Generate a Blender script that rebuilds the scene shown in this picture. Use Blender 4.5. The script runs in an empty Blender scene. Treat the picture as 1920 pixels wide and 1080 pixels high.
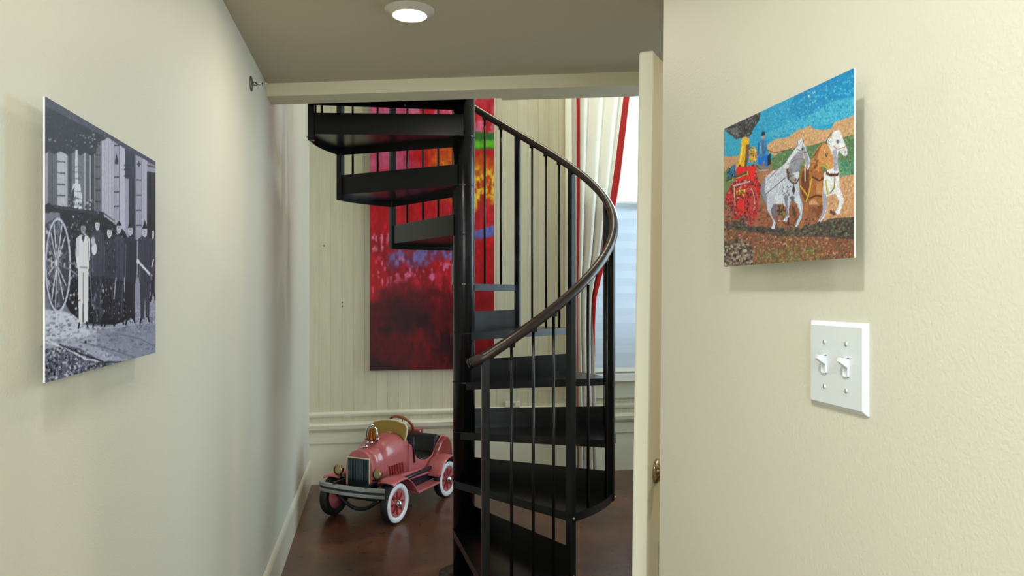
import bpy, bmesh, math, random
import numpy as np
from mathutils import Vector, Matrix

random.seed(7)
R = math.radians
SC = bpy.context.scene
COL = SC.collection
V = Vector

# ------------------------------------------------------------------ materials
def nt(name):
    m = bpy.data.materials.new(name)
    m.use_nodes = True
    t = m.node_tree
    b = t.nodes['Principled BSDF']
    return m, t, b

def srgb(r, g, b):
    def f(c):
        c /= 255.0
        return c / 12.92 if c <= 0.04045 else ((c + 0.055) / 1.055) ** 2.4
    return (f(r), f(g), f(b), 1.0)

def link(t, a, ai, b, bi):
    t.links.new(a.outputs[ai], b.inputs[bi])

def mat(name, col, rough=0.5, metal=0.0, bump=0.0, scale=200.0, vary=0.0, vscale=4.0, coat=0.0, spec=0.5):
    m, t, b = nt(name)
    b.inputs['Base Color'].default_value = col
    b.inputs['Roughness'].default_value = rough
    b.inputs['Metallic'].default_value = metal
    b.inputs['Coat Weight'].default_value = coat
    b.inputs['Specular IOR Level'].default_value = spec
    tc = t.nodes.new('ShaderNodeTexCoord')
    if bump:
        n = t.nodes.new('ShaderNodeTexNoise'); n.inputs['Scale'].default_value = scale
        n.inputs['Detail'].default_value = 3
        bp = t.nodes.new('ShaderNodeBump'); bp.inputs['Strength'].default_value = bump
        bp.inputs['Distance'].default_value = 0.002
        link(t, tc, 'Object', n, 'Vector'); link(t, n, 'Fac', bp, 'Height'); link(t, bp, 'Normal', b, 'Normal')
    if vary:
        n = t.nodes.new('ShaderNodeTexNoise'); n.inputs['Scale'].default_value = vscale
        n.inputs['Detail'].default_value = 5
        mp = t.nodes.new('ShaderNodeMix'); mp.data_type = 'RGBA'
        mp.inputs['A'].default_value = tuple(c * (1 - vary) for c in col[:3]) + (1,)
        mp.inputs['B'].default_value = tuple(min(1, c * (1 + vary)) for c in col[:3]) + (1,)
        link(t, tc, 'Object', n, 'Vector'); link(t, n, 'Fac', mp, 'Factor')
        t.links.new(mp.outputs['Result'], b.inputs['Base Color'])
    return m

M = {}
M['wall'] = mat('wall_paint', srgb(219, 217, 201), 0.5, bump=0.26, scale=210, vary=0.02)
M['ceil'] = mat('ceiling_paint', srgb(190, 180, 158), 0.75, bump=0.15, scale=160)
M['beam'] = mat('beam_paint', srgb(218, 211, 182), 0.6, bump=0.12, scale=120)
M['trim'] = mat('trim_paint', srgb(224, 220, 198), 0.32, vary=0.03, vscale=9)
M['door'] = mat('door_paint', srgb(222, 220, 200), 0.35)
M['black'] = mat('black_steel_paint', srgb(9, 9, 10), 0.26, bump=0.04, scale=120, spec=0.38)
M['rail'] = mat('rail_vinyl', srgb(50, 36, 31), 0.34, vary=0.12, vscale=14)
M['bolt'] = mat('bolt_steel', srgb(150, 148, 142), 0.35, 0.9)
M['white'] = mat('white_plastic', srgb(222, 230, 234), 0.3)
M['screw'] = mat('painted_screw', srgb(214, 216, 212), 0.35, 0.2)
M['nickel'] = mat('satin_nickel', srgb(178, 166, 146), 0.22, 1.0)
M['chrome'] = mat('chrome', srgb(205, 208, 212), 0.1, 1.0)
M['pink'] = mat('faded_red_enamel', srgb(184, 96, 98), 0.3, coat=0.4, vary=0.06, vscale=11)
M['red'] = mat('dark_red_enamel', srgb(138, 34, 38), 0.3, coat=0.4)
M['tyre'] = mat('tyre_rubber', srgb(20, 20, 22), 0.6)
M['whitewall'] = mat('whitewall_rubber', srgb(226, 226, 230), 0.5)
M['chassis'] = mat('chassis_black', srgb(20, 24, 34), 0.3)
M['vinyl'] = mat('black_seat_vinyl', srgb(22, 22, 24), 0.45, bump=0.2, scale=90)
M['brass'] = mat('aged_brass', srgb(176, 142, 82), 0.28, 1.0)
M['bronze'] = mat('bell_bronze', srgb(150, 84, 40), 0.3, 0.9)
M['wood'] = mat('wheel_wood', srgb(140, 72, 36), 0.35, vary=0.2, vscale=30)
M['cream'] = mat('cream_rim', srgb(228, 214, 178), 0.4)
M['lens'] = mat('headlamp_lens', srgb(150, 142, 96), 0.15)
M['grille'] = mat('grille_dark', srgb(34, 46, 54), 0.35, 0.3)
M['panel_edge'] = mat('panel_edge_white', srgb(225, 228, 228), 0.4)
M['mount'] = mat('mounting_wood', srgb(150, 138, 112), 0.7)
M['red_braid'] = mat('red_braid_cloth', srgb(196, 40, 44), 0.8, bump=0.4, scale=260, vary=0.12, vscale=60)
M['canvas'] = mat('canvas_edge', srgb(70, 20, 26), 0.8)
M['window_frame'] = mat('window_frame_paint', srgb(238, 238, 232), 0.35)

def glass_mat():
    m = bpy.data.materials.new('window_glass'); m.use_nodes = True
    t = m.node_tree; t.nodes.clear()
    o = t.nodes.new('ShaderNodeOutputMaterial')
    tr = t.nodes.new('ShaderNodeBsdfTransparent'); tr.inputs['Color'].default_value = (0.95, 0.97, 0.97, 1)
    gl = t.nodes.new('ShaderNodeBsdfGlossy'); gl.inputs['Roughness'].default_value = 0.02
    fr = t.nodes.new('ShaderNodeFresnel'); fr.inputs['IOR'].default_value = 1.45
    mx = t.nodes.new('ShaderNodeMixShader')
    link(t, fr, 'Fac', mx, 'Fac'); t.links.new(tr.outputs[0], mx.inputs[1]); t.links.new(gl.outputs[0], mx.inputs[2])
    t.links.new(mx.outputs[0], o.inputs['Surface'])
    return m
M['glass'] = glass_mat()

def cloth_mat(name, col, trans, wave=None):
    m = bpy.data.materials.new(name); m.use_nodes = True
    t = m.node_tree; t.nodes.clear()
    o = t.nodes.new('ShaderNodeOutputMaterial')
    d = t.nodes.new('ShaderNodeBsdfDiffuse'); d.inputs['Color'].default_value = col
    tl = t.nodes.new('ShaderNodeBsdfTranslucent'); tl.inputs['Color'].default_value = col
    mx = t.nodes.new('ShaderNodeMixShader'); mx.inputs['Fac'].default_value = trans
    t.links.new(d.outputs[0], mx.inputs[1]); t.links.new(tl.outputs[0], mx.inputs[2])
    t.links.new(mx.outputs[0], o.inputs['Surface'])
    tc = t.nodes.new('ShaderNodeTexCoord'); n = t.nodes.new('ShaderNodeTexNoise'); n.inputs['Scale'].default_value = 300
    bp = t.nodes.new('ShaderNodeBump'); bp.inputs['Strength'].default_value = 0.2; bp.inputs['Distance'].default_value = 0.001
    link(t, tc, 'Object', n, 'Vector'); link(t, n, 'Fac', bp, 'Height')
    t.links.new(bp.outputs[0], d.inputs['Normal'])
    return m
M['curtain'] = cloth_mat('curtain_linen', srgb(238, 234, 224), 0.25)
M['shade'] = cloth_mat('shade_fabric', srgb(206, 210, 214), 0.35)
M['amber'] = cloth_mat('amber_plastic', srgb(190, 168, 96), 0.4)

def emit(name, col, s):
    m, t, b = nt(name)
    b.inputs['Base Color'].default_value = col
    b.inputs['Emission Color'].default_value = col
    b.inputs['Emission Strength'].default_value = s
    return m
M['lamp'] = emit('lamp_lens', (1.0, 0.86, 0.66, 1), 9.0)

def plank_mat():
    m, t, b = nt('painted_tongue_and_groove')
    b.inputs['Roughness'].default_value = 0.45
    tc = t.nodes.new('ShaderNodeTexCoord')
    sx = t.nodes.new('ShaderNodeSeparateXYZ'); link(t, tc, 'Object', sx, 'Vector')
    dv = t.nodes.new('ShaderNodeMath'); dv.operation = 'DIVIDE'; dv.inputs[1].default_value = 0.086
    link(t, sx, 'X', dv, 0)
    fr = t.nodes.new('ShaderNodeMath'); fr.operation = 'FRACT'; link(t, dv, 0, fr, 0)
    fl = t.nodes.new('ShaderNodeMath'); fl.operation = 'FLOOR'; link(t, dv, 0, fl, 0)
    rp = t.nodes.new('ShaderNodeValToRGB')
    e = rp.color_ramp.elements
    e[0].position = 0.0; e[0].color = (0, 0, 0, 1)
    e[1].position = 0.03; e[1].color = (1, 1, 1, 1)
    x = rp.color_ramp.elements.new(0.97); x.color = (1, 1, 1, 1)
    x = rp.color_ramp.elements.new(1.0); x.color = (0, 0, 0, 1)
    link(t, fr, 0, rp, 'Fac')
    wn = t.nodes.new('ShaderNodeTexWhiteNoise'); wn.noise_dimensions = '1D'; link(t, fl, 0, wn, 'W')
    no = t.nodes.new('ShaderNodeTexNoise'); no.inputs['Scale'].default_value = 7; no.inputs['Detail'].default_value = 6
    mp = t.nodes.new('ShaderNodeMapping'); mp.inputs['Scale'].default_value = (6, 1, 0.5)
    link(t, tc, 'Object', mp, 'Vector'); link(t, mp, 'Vector', no, 'Vector')
    c1 = t.nodes.new('ShaderNodeMix'); c1.data_type = 'RGBA'
    c1.inputs['A'].default_value = srgb(214, 208, 178); c1.inputs['B'].default_value = srgb(224, 217, 188)
    link(t, wn, 'Value', c1, 'Factor')
    c2 = t.nodes.new('ShaderNodeMix'); c2.data_type = 'RGBA'; c2.blend_type = 'MULTIPLY'
    c2.inputs['Factor'].default_value = 0.25
    t.links.new(c1.outputs['Result'], c2.inputs['A']); link(t, no, 'Fac', c2, 'B')
    c3 = t.nodes.new('ShaderNodeMix'); c3.data_type = 'RGBA'
    c3.inputs['A'].default_value = srgb(190, 181, 152)
    link(t, rp, 'Color', c3, 'Factor'); t.links.new(c2.outputs['Result'], c3.inputs['B'])
    t.links.new(c3.outputs['Result'], b.inputs['Base Color'])
    bp = t.nodes.new('ShaderNodeBump'); bp.inputs['Strength'].default_value = 0.6; bp.inputs['Distance'].default_value = 0.003
    link(t, rp, 'Color', bp, 'Height'); link(t, bp, 'Normal', b, 'Normal')
    return m
M['plank'] = plank_mat()

def floor_mat():
    m, t, b = nt('stained_concrete')
    tc = t.nodes.new('ShaderNodeTexCoord')
    n1 = t.nodes.new('ShaderNodeTexNoise'); n1.inputs['Scale'].default_value = 2.2; n1.inputs['Detail'].default_value = 7; n1.inputs['Roughness'].default_value = 0.65
    n2 = t.nodes.new('ShaderNodeTexNoise'); n2.inputs['Scale'].default_value = 18; n2.inputs['Detail'].default_value = 5
    for n in (n1, n2): link(t, tc, 'Object', n, 'Vector')
    rp = t.nodes.new('ShaderNodeValToRGB')
    e = rp.color_ramp.elements
    e[0].position = 0.3; e[0].color = srgb(58, 34, 24)
    e[1].position = 0.72; e[1].color = srgb(116, 76, 52)
    x = e.new(0.5); x.color = srgb(88, 54, 38)
    link(t, n1, 'Fac', rp, 'Fac')
    mx = t.nodes.new('ShaderNodeMix'); mx.data_type = 'RGBA'; mx.blend_type = 'OVERLAY'; mx.inputs['Factor'].default_value = 0.35
    link(t, rp, 'Color', mx, 'A'); link(t, n2, 'Fac', mx, 'B')
    # saw-cut joints in the slab
    sx = t.nodes.new('ShaderNodeSeparateXYZ'); link(t, tc, 'Object', sx, 'Vector')
    def joint(ax, off, per):
        a = t.nodes.new('ShaderNodeMath'); a.operation = 'ADD'; a.inputs[1].default_value = off; link(t, sx, ax, a, 0)
        d = t.nodes.new('ShaderNodeMath'); d.operation = 'PINGPONG'; d.inputs[1].default_value = per; link(t, a, 0, d, 0)
        c = t.nodes.new('ShaderNodeMath'); c.operation = 'LESS_THAN'; c.inputs[1].default_value = 0.004; link(t, d, 0, c, 0)
        return c
    j1 = joint('Y', 0.32, 1.83); j2 = joint('X', 0.62, 2.1)
    mxx = t.nodes.new('ShaderNodeMath'); mxx.operation = 'MAXIMUM'; link(t, j1, 0, mxx, 0); link(t, j2, 0, mxx, 1)
    m2 = t.nodes.new('ShaderNodeMix'); m2.data_type = 'RGBA'; m2.inputs['B'].default_value = srgb(34, 22, 18)
    t.links.new(mx.outputs['Result'], m2.inputs['A']); link(t, mxx, 0, m2, 'Factor')
    t.links.new(m2.outputs['Result'], b.inputs['Base Color'])
    mr = t.nodes.new('ShaderNodeMapRange'); mr.inputs['To Min'].default_value = 0.2; mr.inputs['To Max'].default_value = 0.42
    link(t, n2, 'Fac', mr, 'Value'); link(t, mr, 0, b, 'Roughness')
    return m
M['floor'] = floor_mat()

def art_mat(name, rough):
    m, t, b = nt(name)
    a = t.nodes.new('ShaderNodeVertexColor'); a.layer_name = 'art'
    t.links.new(a.outputs['Color'], b.inputs['Base Color'])
    b.inputs['Roughness'].default_value = rough
    b.inputs['Specular IOR Level'].default_value = 0.22
    return m

# ------------------------------------------------------------------ mesh builder
class MB:
    def __init__(s):
        s.v = []; s.f = []; s.sm = []
    def add(s, vs, fs, smooth=False):
        o = len(s.v)
        s.v += [tuple(p) for p in vs]
        for f in fs:
            s.f.append([i + o for i in f]); s.sm.append(smooth)
        return s
    def box(s, x0, x1, y0, y1, z0, z1, mtx=None):
        vs = [V(p) for p in ((x0,y0,z0),(x1,y0,z0),(x1,y1,z0),(x0,y1,z0),(x0,y0,z1),(x1,y0,z1),(x1,y1,z1),(x0,y1,z1))]
        if mtx: vs = [mtx @ p for p in vs]
        return s.add(vs, [(0,3,2,1),(4,5,6,7),(0,1,5,4),(1,2,6,5),(2,3,7,6),(3,0,4,7)])
    def prism(s, pts, z0, z1, mtx=None, smooth=False):
        n = len(pts)
        vs = [V((p[0],p[1],z0)) for p in pts] + [V((p[0],p[1],z1)) for p in pts]
        if mtx: vs = [mtx @ p for p in vs]
        s.add(vs, [list(range(n))[::-1], list(range(n, 2*n))])
        o = len(s.v) - 2*n
        for i in range(n):
            j = (i+1) % n
            s.f.append([o+i, o+j, o+n+j, o+n+i]); s.sm.append(smooth)
        return s
    def tube(s, path, r, seg=10, cap=True, closed=False, smooth=True, up=None, shape=None):
        path = [V(p) for p in path]; n = len(path)
        rr = r if hasattr(r, '__len__') else [r]*n
        tang = []
        for i in range(n):
            if closed: a, b = path[(i-1) % n], path[(i+1) % n]
            else: a, b = path[max(i-1,0)], path[min(i+1,n-1)]
            tang.append((b-a).normalized())
        t0 = tang[0]
        u = V((0,0,1)) if up is None else V(up)
        if abs(t0.dot(u)) > 0.95: u = V((1,0,0))
        nx = (u - t0*u.dot(t0)).normalized()
        rings = []
        for i in range(n):
            t = tang[i]
            nx = (nx - t*nx.dot(t)).normalized()
            ny = t.cross(nx)
            if shape: ring = [path[i] + nx*a*rr[i] + ny*b*rr[i] for a, b in shape]
            else: ring = [path[i] + (nx*math.cos(2*math.pi*k/seg) + ny*math.sin(2*math.pi*k/seg))*rr[i] for k in range(seg)]
            rings.append(ring)
        sg = len(rings[0]); vs = [p for q in rings for p in q]; fs = []
        for i in range(n if closed else n-1):
            j = (i+1) % n
            for k in range(sg):
                l = (k+1) % sg
                fs.append((i*sg+k, i*sg+l, j*sg+l, j*sg+k))
        s.add(vs, fs, smooth)
        if cap and not closed:
            o = len(s.v) - n*sg
            s.f.append([o+k for k in range(sg)][::-1]); s.sm.append(False)
            s.f.append([o+(n-1)*sg+k for k in range(sg)]); s.sm.append(False)
        return s
    def lathe(s, prof, mtx, seg=24, smooth=True, cap=True):
        # prof: (radius, height) pairs around local Z
        n = len(prof); vs = []
        for r_, h in prof:
            for k in range(seg):
                a = 2*math.pi*k/seg
                vs.append(mtx @ V((r_*math.cos(a), r_*math.sin(a), h)))
        fs = []
        for i in range(n-1):
            for k in range(seg):
                l = (k+1) % seg
                fs.append((i*seg+k, i*seg+l, (i+1)*seg+l, (i+1)*seg+k))
        s.add(vs, fs, smooth)
        if not cap: return s
        o = len(s.v) - n*seg
        s.f.append([o+k for k in range(seg)][::-1]); s.sm.append(False)
        s.f.append([o+(n-1)*seg+k for k in range(seg)]); s.sm.append(False)
        return s
    def grid(s, fn, nu, nv, smooth=True):
        vs = [fn(i/(nu-1), j/(nv-1)) for j in range(nv) for i in range(nu)]
        fs = [(j*nu+i, j*nu+i+1, (j+1)*nu+i+1, (j+1)*nu+i) for j in range(nv-1) for i in range(nu-1)]
        return s.add(vs, fs, smooth)
    def build(s, name, m, parent=None, recalc=True, bevel=0.0, solid=0.0, merge=False):
        me = bpy.data.meshes.new(name)
        me.from_pydata(s.v, [], s.f)
        me.polygons.foreach_set('use_smooth', s.sm)
        if recalc or merge:
            b = bmesh.new(); b.from_mesh(me)
            if merge: bmesh.ops.remove_doubles(b, verts=b.verts, dist=1e-5)
            bmesh.ops.recalc_face_normals(b, faces=b.faces)
            b.to_mesh(me); b.free()
        me.materials.append(m)
        o = bpy.data.objects.new(name, me); COL.objects.link(o)
        if parent: o.parent = parent
        if solid:
            md = o.modifiers.new('thick', 'SOLIDIFY'); md.thickness = solid; md.offset = 0
        if bevel:
            md = o.modifiers.new('soft_edge', 'BEVEL'); md.width = bevel; md.segments = 2
            md.limit_method = 'ANGLE'; md.angle_limit = R(40)
        return o

def tag(o, label, cat, group=None):
    o['label'] = label; o['category'] = cat
    if group: o['group'] = group
    return o
def empty(name, loc, label, cat, rz=0.0, group=None):
    o = bpy.data.objects.new(name, None); COL.objects.link(o)
    o.location = loc; o.rotation_euler = (0, 0, rz); o.empty_display_size = 0.1
    return tag(o, label, cat, group)
def struct(o, label=None, cat=None):
    o['kind'] = 'structure'
    if label: o['label'] = label
    if cat: o['category'] = cat
    return o
def frame(loc, zdir, xhint=(0,0,1)):
    z = V(zdir).normalized(); x = V(xhint)
    if abs(z.dot(x)) > 0.95: x = V((1,0,0))
    x = (x - z*x.dot(z)).normalized(); y = z.cross(x)
    m = Matrix((x, y, z)).transposed().to_4x4(); m.translation = V(loc)
    return m

# ------------------------------------------------------------------ place and camera
TH = math.atan(255/1350)            # the corridor runs this far left of the view
CAMZ = 1.47
cam = bpy.data.cameras.new('camera'); cob = bpy.data.objects.new('camera', cam); COL.objects.link(cob)
cam.sensor_width = 36.0; cam.lens = 1350/1920*36; cam.shift_y = 8/1920
cam.clip_start = 0.02
cob.location = (0, 0, CAMZ); cob.rotation_euler = (R(90), 0, -TH)
SC.camera = cob

XL, XR, CH, YB = -0.5, 0.6, 2.44, 5.69     # left wall, right wall, ceiling height, back wall
UP = 4.6
def beam_y(x): return 3.50 - 0.302*(x + 0.5)

# ------------------------------------------------------------------ shell
struct(MB().box(-2.7, 4.3, -4.4, YB+0.12, -0.12, 0).build('floor', M['floor']), 'glossy brown stained concrete floor', 'floor')
struct(MB().box(XL-0.12, XL, -0.8, YB+0.12, 0, UP).build('wall_left', M['wall']), 'long cream corridor wall carrying the black and white photo', 'wall')
# back wall of vertical boards with a window opening
WX0, WX1, WZ0, WZ1 = 1.61, 3.1, 0.80, 3.95
w = MB()
w.box(XL, WX0, YB, YB+0.12, 0, UP); w.box(WX1, 4.0, YB, YB+0.12, 0, UP)
w.box(WX0, WX1, YB, YB+0.12, 0, WZ0); w.box(WX0, WX1, YB, YB+0.12, WZ1, UP)
struct(w.build('wall_back', M['plank']), 'cream wall of vertical painted boards behind the spiral stair', 'wall')
# right corridor wall, its free end a little out of plumb
w = MB()
ye_b, ye_t = 1.482, 1.437
x0, x1 = XR, XR+0.12
w.add([(x0,-0.8,0),(x1,-0.8,0),(x1,ye_b,0),(x0,ye_b,0),(x0,-0.8,CH),(x1,-0.8,CH),(x1,ye_t,CH),(x0,ye_t,CH)],
      [(0,3,2,1),(4,5,6,7),(0,1,5,4),(1,2,6,5),(2,3,7,6),(3,0,4,7)])
struct(w.build('wall_right', M['wall']), 'cream wall with the horse picture and light switch', 'wall')
w = MB(); w.box(XR+0.12, 4.0, 1.3, 1.42, 0, CH); w.box(1.14, 4.0, 2.27, 2.39, 0, CH)
struct(w.build('wall_partition', M['wall']))
# east wall of the stair room, with an added opening that lets light in
EY0, EY1, EZ0, EZ1 = 3.1, 5.2, 0.8, 3.9
w = MB()
w.box(4.0, 4.12, 0.9, EY0, 0, UP); w.box(4.0, 4.12, EY1, YB+0.12, 0, UP)
w.box(4.0, 4.12, EY0, EY1, 0, EZ0); w.box(4.0, 4.12, EY0, EY1, EZ1, UP)
struct(w.build('wall_east', M['wall']))
# lower ceiling / upper floor, cut along the beam
bx = 4.0
struct(MB().prism([(-2.6,-4.3),(4.0,-4.3),(4.0,beam_y(4.0)+0.02),(XL,beam_y(XL)+0.02),(-2.6,3.3)], CH, CH+0.1).build('ceiling', M['ceil']), 'low taupe corridor ceiling with one round light', 'ceiling')
w = MB(); w.box(XL-0.12, 4.12, 0.9, YB+0.12, UP, UP+0.1); struct(w.build('ceiling_upper', M['wall']))
w = MB(); w.box(XL, 4.0, 0.9, 1.0, CH+0.1, UP); struct(w.build('wall_upper', M['wall']))
# room behind the camera
w = MB()
w.box(-2.7, -2.58, -4.4, -0.68, 0, CH); w.box(3.88, 4.0, -4.4, 1.3, 0, CH)
w.box(-2.58, XL-0.12, -0.8, -0.68, 0, CH)
w.box(-2.58, -1.2, -4.4, -4.28, 0, CH); w.box(2.2, 3.88, -4.4, -4.28, 0, CH)
w.box(-1.2, 2.2, -4.4, -4.28, 0, 0.7); w.box(-1.2, 2.2, -4.4, -4.28, 2.2, CH)
struct(w.build('wall_rear', M['wall']))
# header beam across the corridor end
def beam_pts(xa, xb, d0, d1):
    return [(xa, beam_y(xa)+d0), (xb, beam_y(xb)+d0), (xb, beam_y(xb)+d1), (xa, beam_y(xa)+d1)]
w = MB(); w.prism(beam_pts(XL, 0.585, 0, 0.155), 2.381, CH); w.prism(beam_pts(0.585, 3.6, 0, 0.195), 2.381, CH)
struct(w.build('trim_1', M['beam']), 'shallow cream header beam under the ceiling at the corridor end', 'beam')
# baseboards
prof = [(0,0),(0.016,0),(0.016,0.165),(0.011,0.182),(0.005,0.19),(0,0.19)]
def board(name, y0, y1, k=1.0, t=1.0):
    mt = Matrix(((1,0,0,XL),(0,0,1,0),(0,1,0,0),(0,0,0,1)))
    return struct(MB().prism([(a*t, b*k) for a, b in prof], y0, y1, mt).build(name, M['trim']))
o = board('baseboard_left', -0.8, 4.79); o['label'] = 'cream baseboard along the left wall'; o['category'] = 'baseboard'
board('baseboard_left_far', 4.79, YB, 0.985, 1.0)
# horizontal mouldings on the back wall
mt = Matrix(((0,0,1,0),(-1,0,0,YB),(0,1,0,0),(0,0,0,1)))
w = MB()
w.prism([(0,0.515),(0.018,0.515),(0.024,0.53),(0.024,0.54),(0.014,0.552),(0,0.552)], XL, 4.0, mt)
struct(w.build('trim_2', M['trim']), 'thin cream moulding strip on the board wall', 'moulding')
w = MB()
w.prism([(0,0.402),(0.03,0.402),(0.05,0.425),(0.055,0.455),(0.045,0.468),(0,0.475)], XL, 4.0, mt)
struct(w.build('trim_3', M['trim']), 'thick cream ledge moulding low on the board wall', 'moulding')
w = MB(); w.prism([(0,0.312),(0.02,0.312),(0.02,0.402),(0,0.402)], XL, 4.0, mt)
struct(w.build('trim_4', M['trim']), 'flat cream board below the ledge moulding', 'moulding')
w = MB(); w.prism([(0,0),(0.008,0),(0.008,0.309),(0,0.309)], XL, 4.0, mt)
struct(w.build('baseboard_back', M['trim']))

# ------------------------------------------------------------------ window, shade, curtain
def window(name, mk, a0, a1, z0, z1, label, sill):
    """mk(a, d, z) -> world point, a along the wall, d out of the room"""
    def bx(mb, a, b, d0, d1, zz0, zz1):
        vs = [mk(p, d, z) for z in (zz0, zz1) for p, d in ((a, d0), (b, d0), (b, d1), (a, d1))]
        mb.add(vs, [(0,3,2,1),(4,5,6,7),(0,1,5,4),(1,2,6,5),(2,3,7,6),(3,0,4,7)])
    e = bpy.data.objects.new(name, None); COL.objects.link(e); struct(e, label, 'window')
    e.location = mk((a0+a1)/2, 0, z0)
    inv = Matrix.Translation(-e.location)
    def fin(mb, n, m):
        mb.v = [tuple(V(p) - e.location) for p in mb.v]
        return mb.build(n, m, e)
    fr = MB(); t = 0.05; zm = z0 + 1.38
    bx(fr, a0, a0+t, 0.02, 0.1, z0, z1); bx(fr, a1-t, a1, 0.02, 0.1, z0, z1)
    bx(fr, a0+t, a1-t, 0.02, 0.1, z1-t, z1); bx(fr, a0+t, a1-t, 0.02, 0.1, z0, z0+t); bx(fr, a0+t, a1-t, 0.04, 0.09, zm-0.02, zm+0.02)
    fin(fr, 'window_frame', M['window_frame'])
    g = MB(); bx(g, a0+t, a1-t, 0.062, 0.066, z0+t, z1-t); fin(g, 'window_pane', M['glass'])
    cs = MB()
    bx(cs, a0-0.1, a0, -0.022, 0, z0, z1+0.1); bx(cs, a1, a1+0.1, -0.022, 0, z0, z1+0.1); bx(cs, a0, a1, -0.022, 0, z1, z1+0.1)
    fin(cs, 'window_casing', M['trim'])
    s = MB(); bx(s, a0-0.14, a1+0.14, -0.09, 0.02, z0-0.055, z0); fin(s, 'window_sill', M['window_frame'])
    ap = MB(); bx(ap, a0-0.1, a1+0.1, -0.02, 0, z0-0.2, z0-0.055); fin(ap, 'window_apron', M['trim'])
    return e
window('window_1', lambda a, d, z: V((a, YB+d, z)), WX0, WX1, WZ0, WZ1, 'tall daylit window behind the curtain on the board wall', True)
window('window_added', lambda a, d, z: V((4.0+d, a, z)), EY0, EY1, EZ0, EZ1, 'unseen tall window added to light the stair room', True)  # unseen, added so light reaches the left wall and stair

def shade(x0, x1, z0, z1):
    e = empty('window_shade', ((x0+x1)/2, YB+0.012, z0), 'pale blue-white pleated shade covering the lower window', 'window shade')
    w = MB(); n = 22; hw = (x1-x0)/2; H = z1-z0
    pts = []
    for i in range(n+1):
        pts.append((0.006 if i % 2 else -0.006, 0.03 + (H-0.05)*i/n))
    vs = []; fs = []
    for x in (-hw, hw):
        vs += [(x, p[0], p[1]) for p in pts]
    for i in range(n): fs.append((i, i+1, n+2+i, n+1+i))
    w.add(vs, fs); w.build('shade_cloth', M['shade'], e, recalc=False, solid=0.003)
    MB().box(-hw, hw, -0.014, 0.012, 0, 0.035).build('bottom_rail', M['window_frame'], e, bevel=0.004)
    MB().box(-hw, hw, -0.012, 0.01, H-0.022, H).build('top_rail', M['window_frame'], e, bevel=0.004)
    return e
shade(WX0+0.015, WX1-0.015, WZ0+0.012, 2.226)

def lerp(tab, z):
    for (a, b), (c, d) in zip(tab, tab[1:]):
        if z <= c: return b + (d-b)*(z-a)/(c-a)
    return tab[-1][1]
cl_l = [(0, 1.575), (0.85, 1.568), (3.05, 1.525), (4.1, 1.51)]
cl_r = [(0, 1.735), (0.85, 1.715), (1.2, 1.715), (1.42, 1.728), (1.81, 1.838), (2.4, 1.945), (3.05, 2.04), (4.1, 2.26)]
CY = YB - 0.15
def curtain_pt(s, z, off=0.0):
    a, b = lerp(cl_l, z), lerp(cl_r, z)
    gather = 0.16/(b-a)
    ph = 2*math.pi*4.0*s + 0.5*math.sin(1.1*z)
    amp = 0.026 + 0.022*min(1.5, gather)
    x = a + (b-a)*s + 0.010*math.cos(ph)*(1-s)*s*4
    y = CY + amp*math.sin(ph) - off
    return V((x, y, z))
cu = empty('curtain', (1.64, CY, 0.02), 'floor length white curtain with red braid gathered beside the window', 'curtain')
def local(mb, e):
    mb.v = [tuple(V(p) - e.location) for p in mb.v]
    return mb
zf = lambda t: 0.02 + 4.05*t
local(MB().grid(lambda s, t: curtain_pt(s, zf(t)), 90, 70), cu).build('drape', M['curtain'], cu, recalc=False, solid=0.002)
def lstripe(z): return 0.10, 0.10 + lerp([(0, 0.014), (1.3, 0.018), (2.2, 0.04), (4.1, 0.045)], z), 0.004
def rstripe(z):
    lo = lerp([(0, 0.97), (0.85, 0.97), (1.1, 0.90), (1.5, 0.83), (2.0, 0.845), (3.05, 0.865), (4.1, 0.87)], z)
    hi = lerp([(0, 0.985), (0.85, 0.985), (1.1, 0.985), (1.5, 0.985), (2.0, 0.95), (3.05, 0.925), (4.1, 0.92)], z)
    return lo, hi, lerp([(0, -0.006), (0.80, -0.006), (0.92, 0.004), (4.1, 0.004)], z)
for fs_ in (lstripe, rstripe):
    def fn(s_, t, fs_=fs_):
        z = zf(t); lo, hi, off = fs_(z)
        return curtain_pt(lo + (hi-lo)*s_, z, off)
    local(MB().grid(fn, 10, 90), cu).build('braid_stripe', M['red_braid'], cu, recalc=False, solid=0.002)
pt = MB(); pt.tube([(1.4, CY, 4.12), (3.4, CY, 4.12)], 0.016, 12)
rod = pt.build('curtain_rod', M['black']); tag(rod, 'dark rod the white curtain hangs from above the window', 'curtain rod')

# ------------------------------------------------------------------ door standing open beside the right wall
d0 = V((0.630, 1.591, 0)); dd = V((0.60, 0.80, 0)).normalized(); dn = V((dd.y, -dd.x, 0))
de = bpy.data.objects.new('door_1', None); COL.objects.link(de); struct(de, 'cream door standing ajar past the end of the right wall', 'door')
de.location = d0 + dd*0.75
LEAN = R(0.8)                          # hangs slightly out of plumb
fwd = V((math.sin(TH), math.cos(TH), 0)); rgt = V((math.cos(TH), -math.sin(TH), 0))
de.rotation_euler = (Matrix.Rotation(LEAN, 3, fwd) @ Matrix.Rotation(math.atan2(dd.y, dd.x), 3, 'Z')).to_euler()
de.location += -rgt*LEAN*1.55 + V((0, 0, 0.002))
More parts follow.
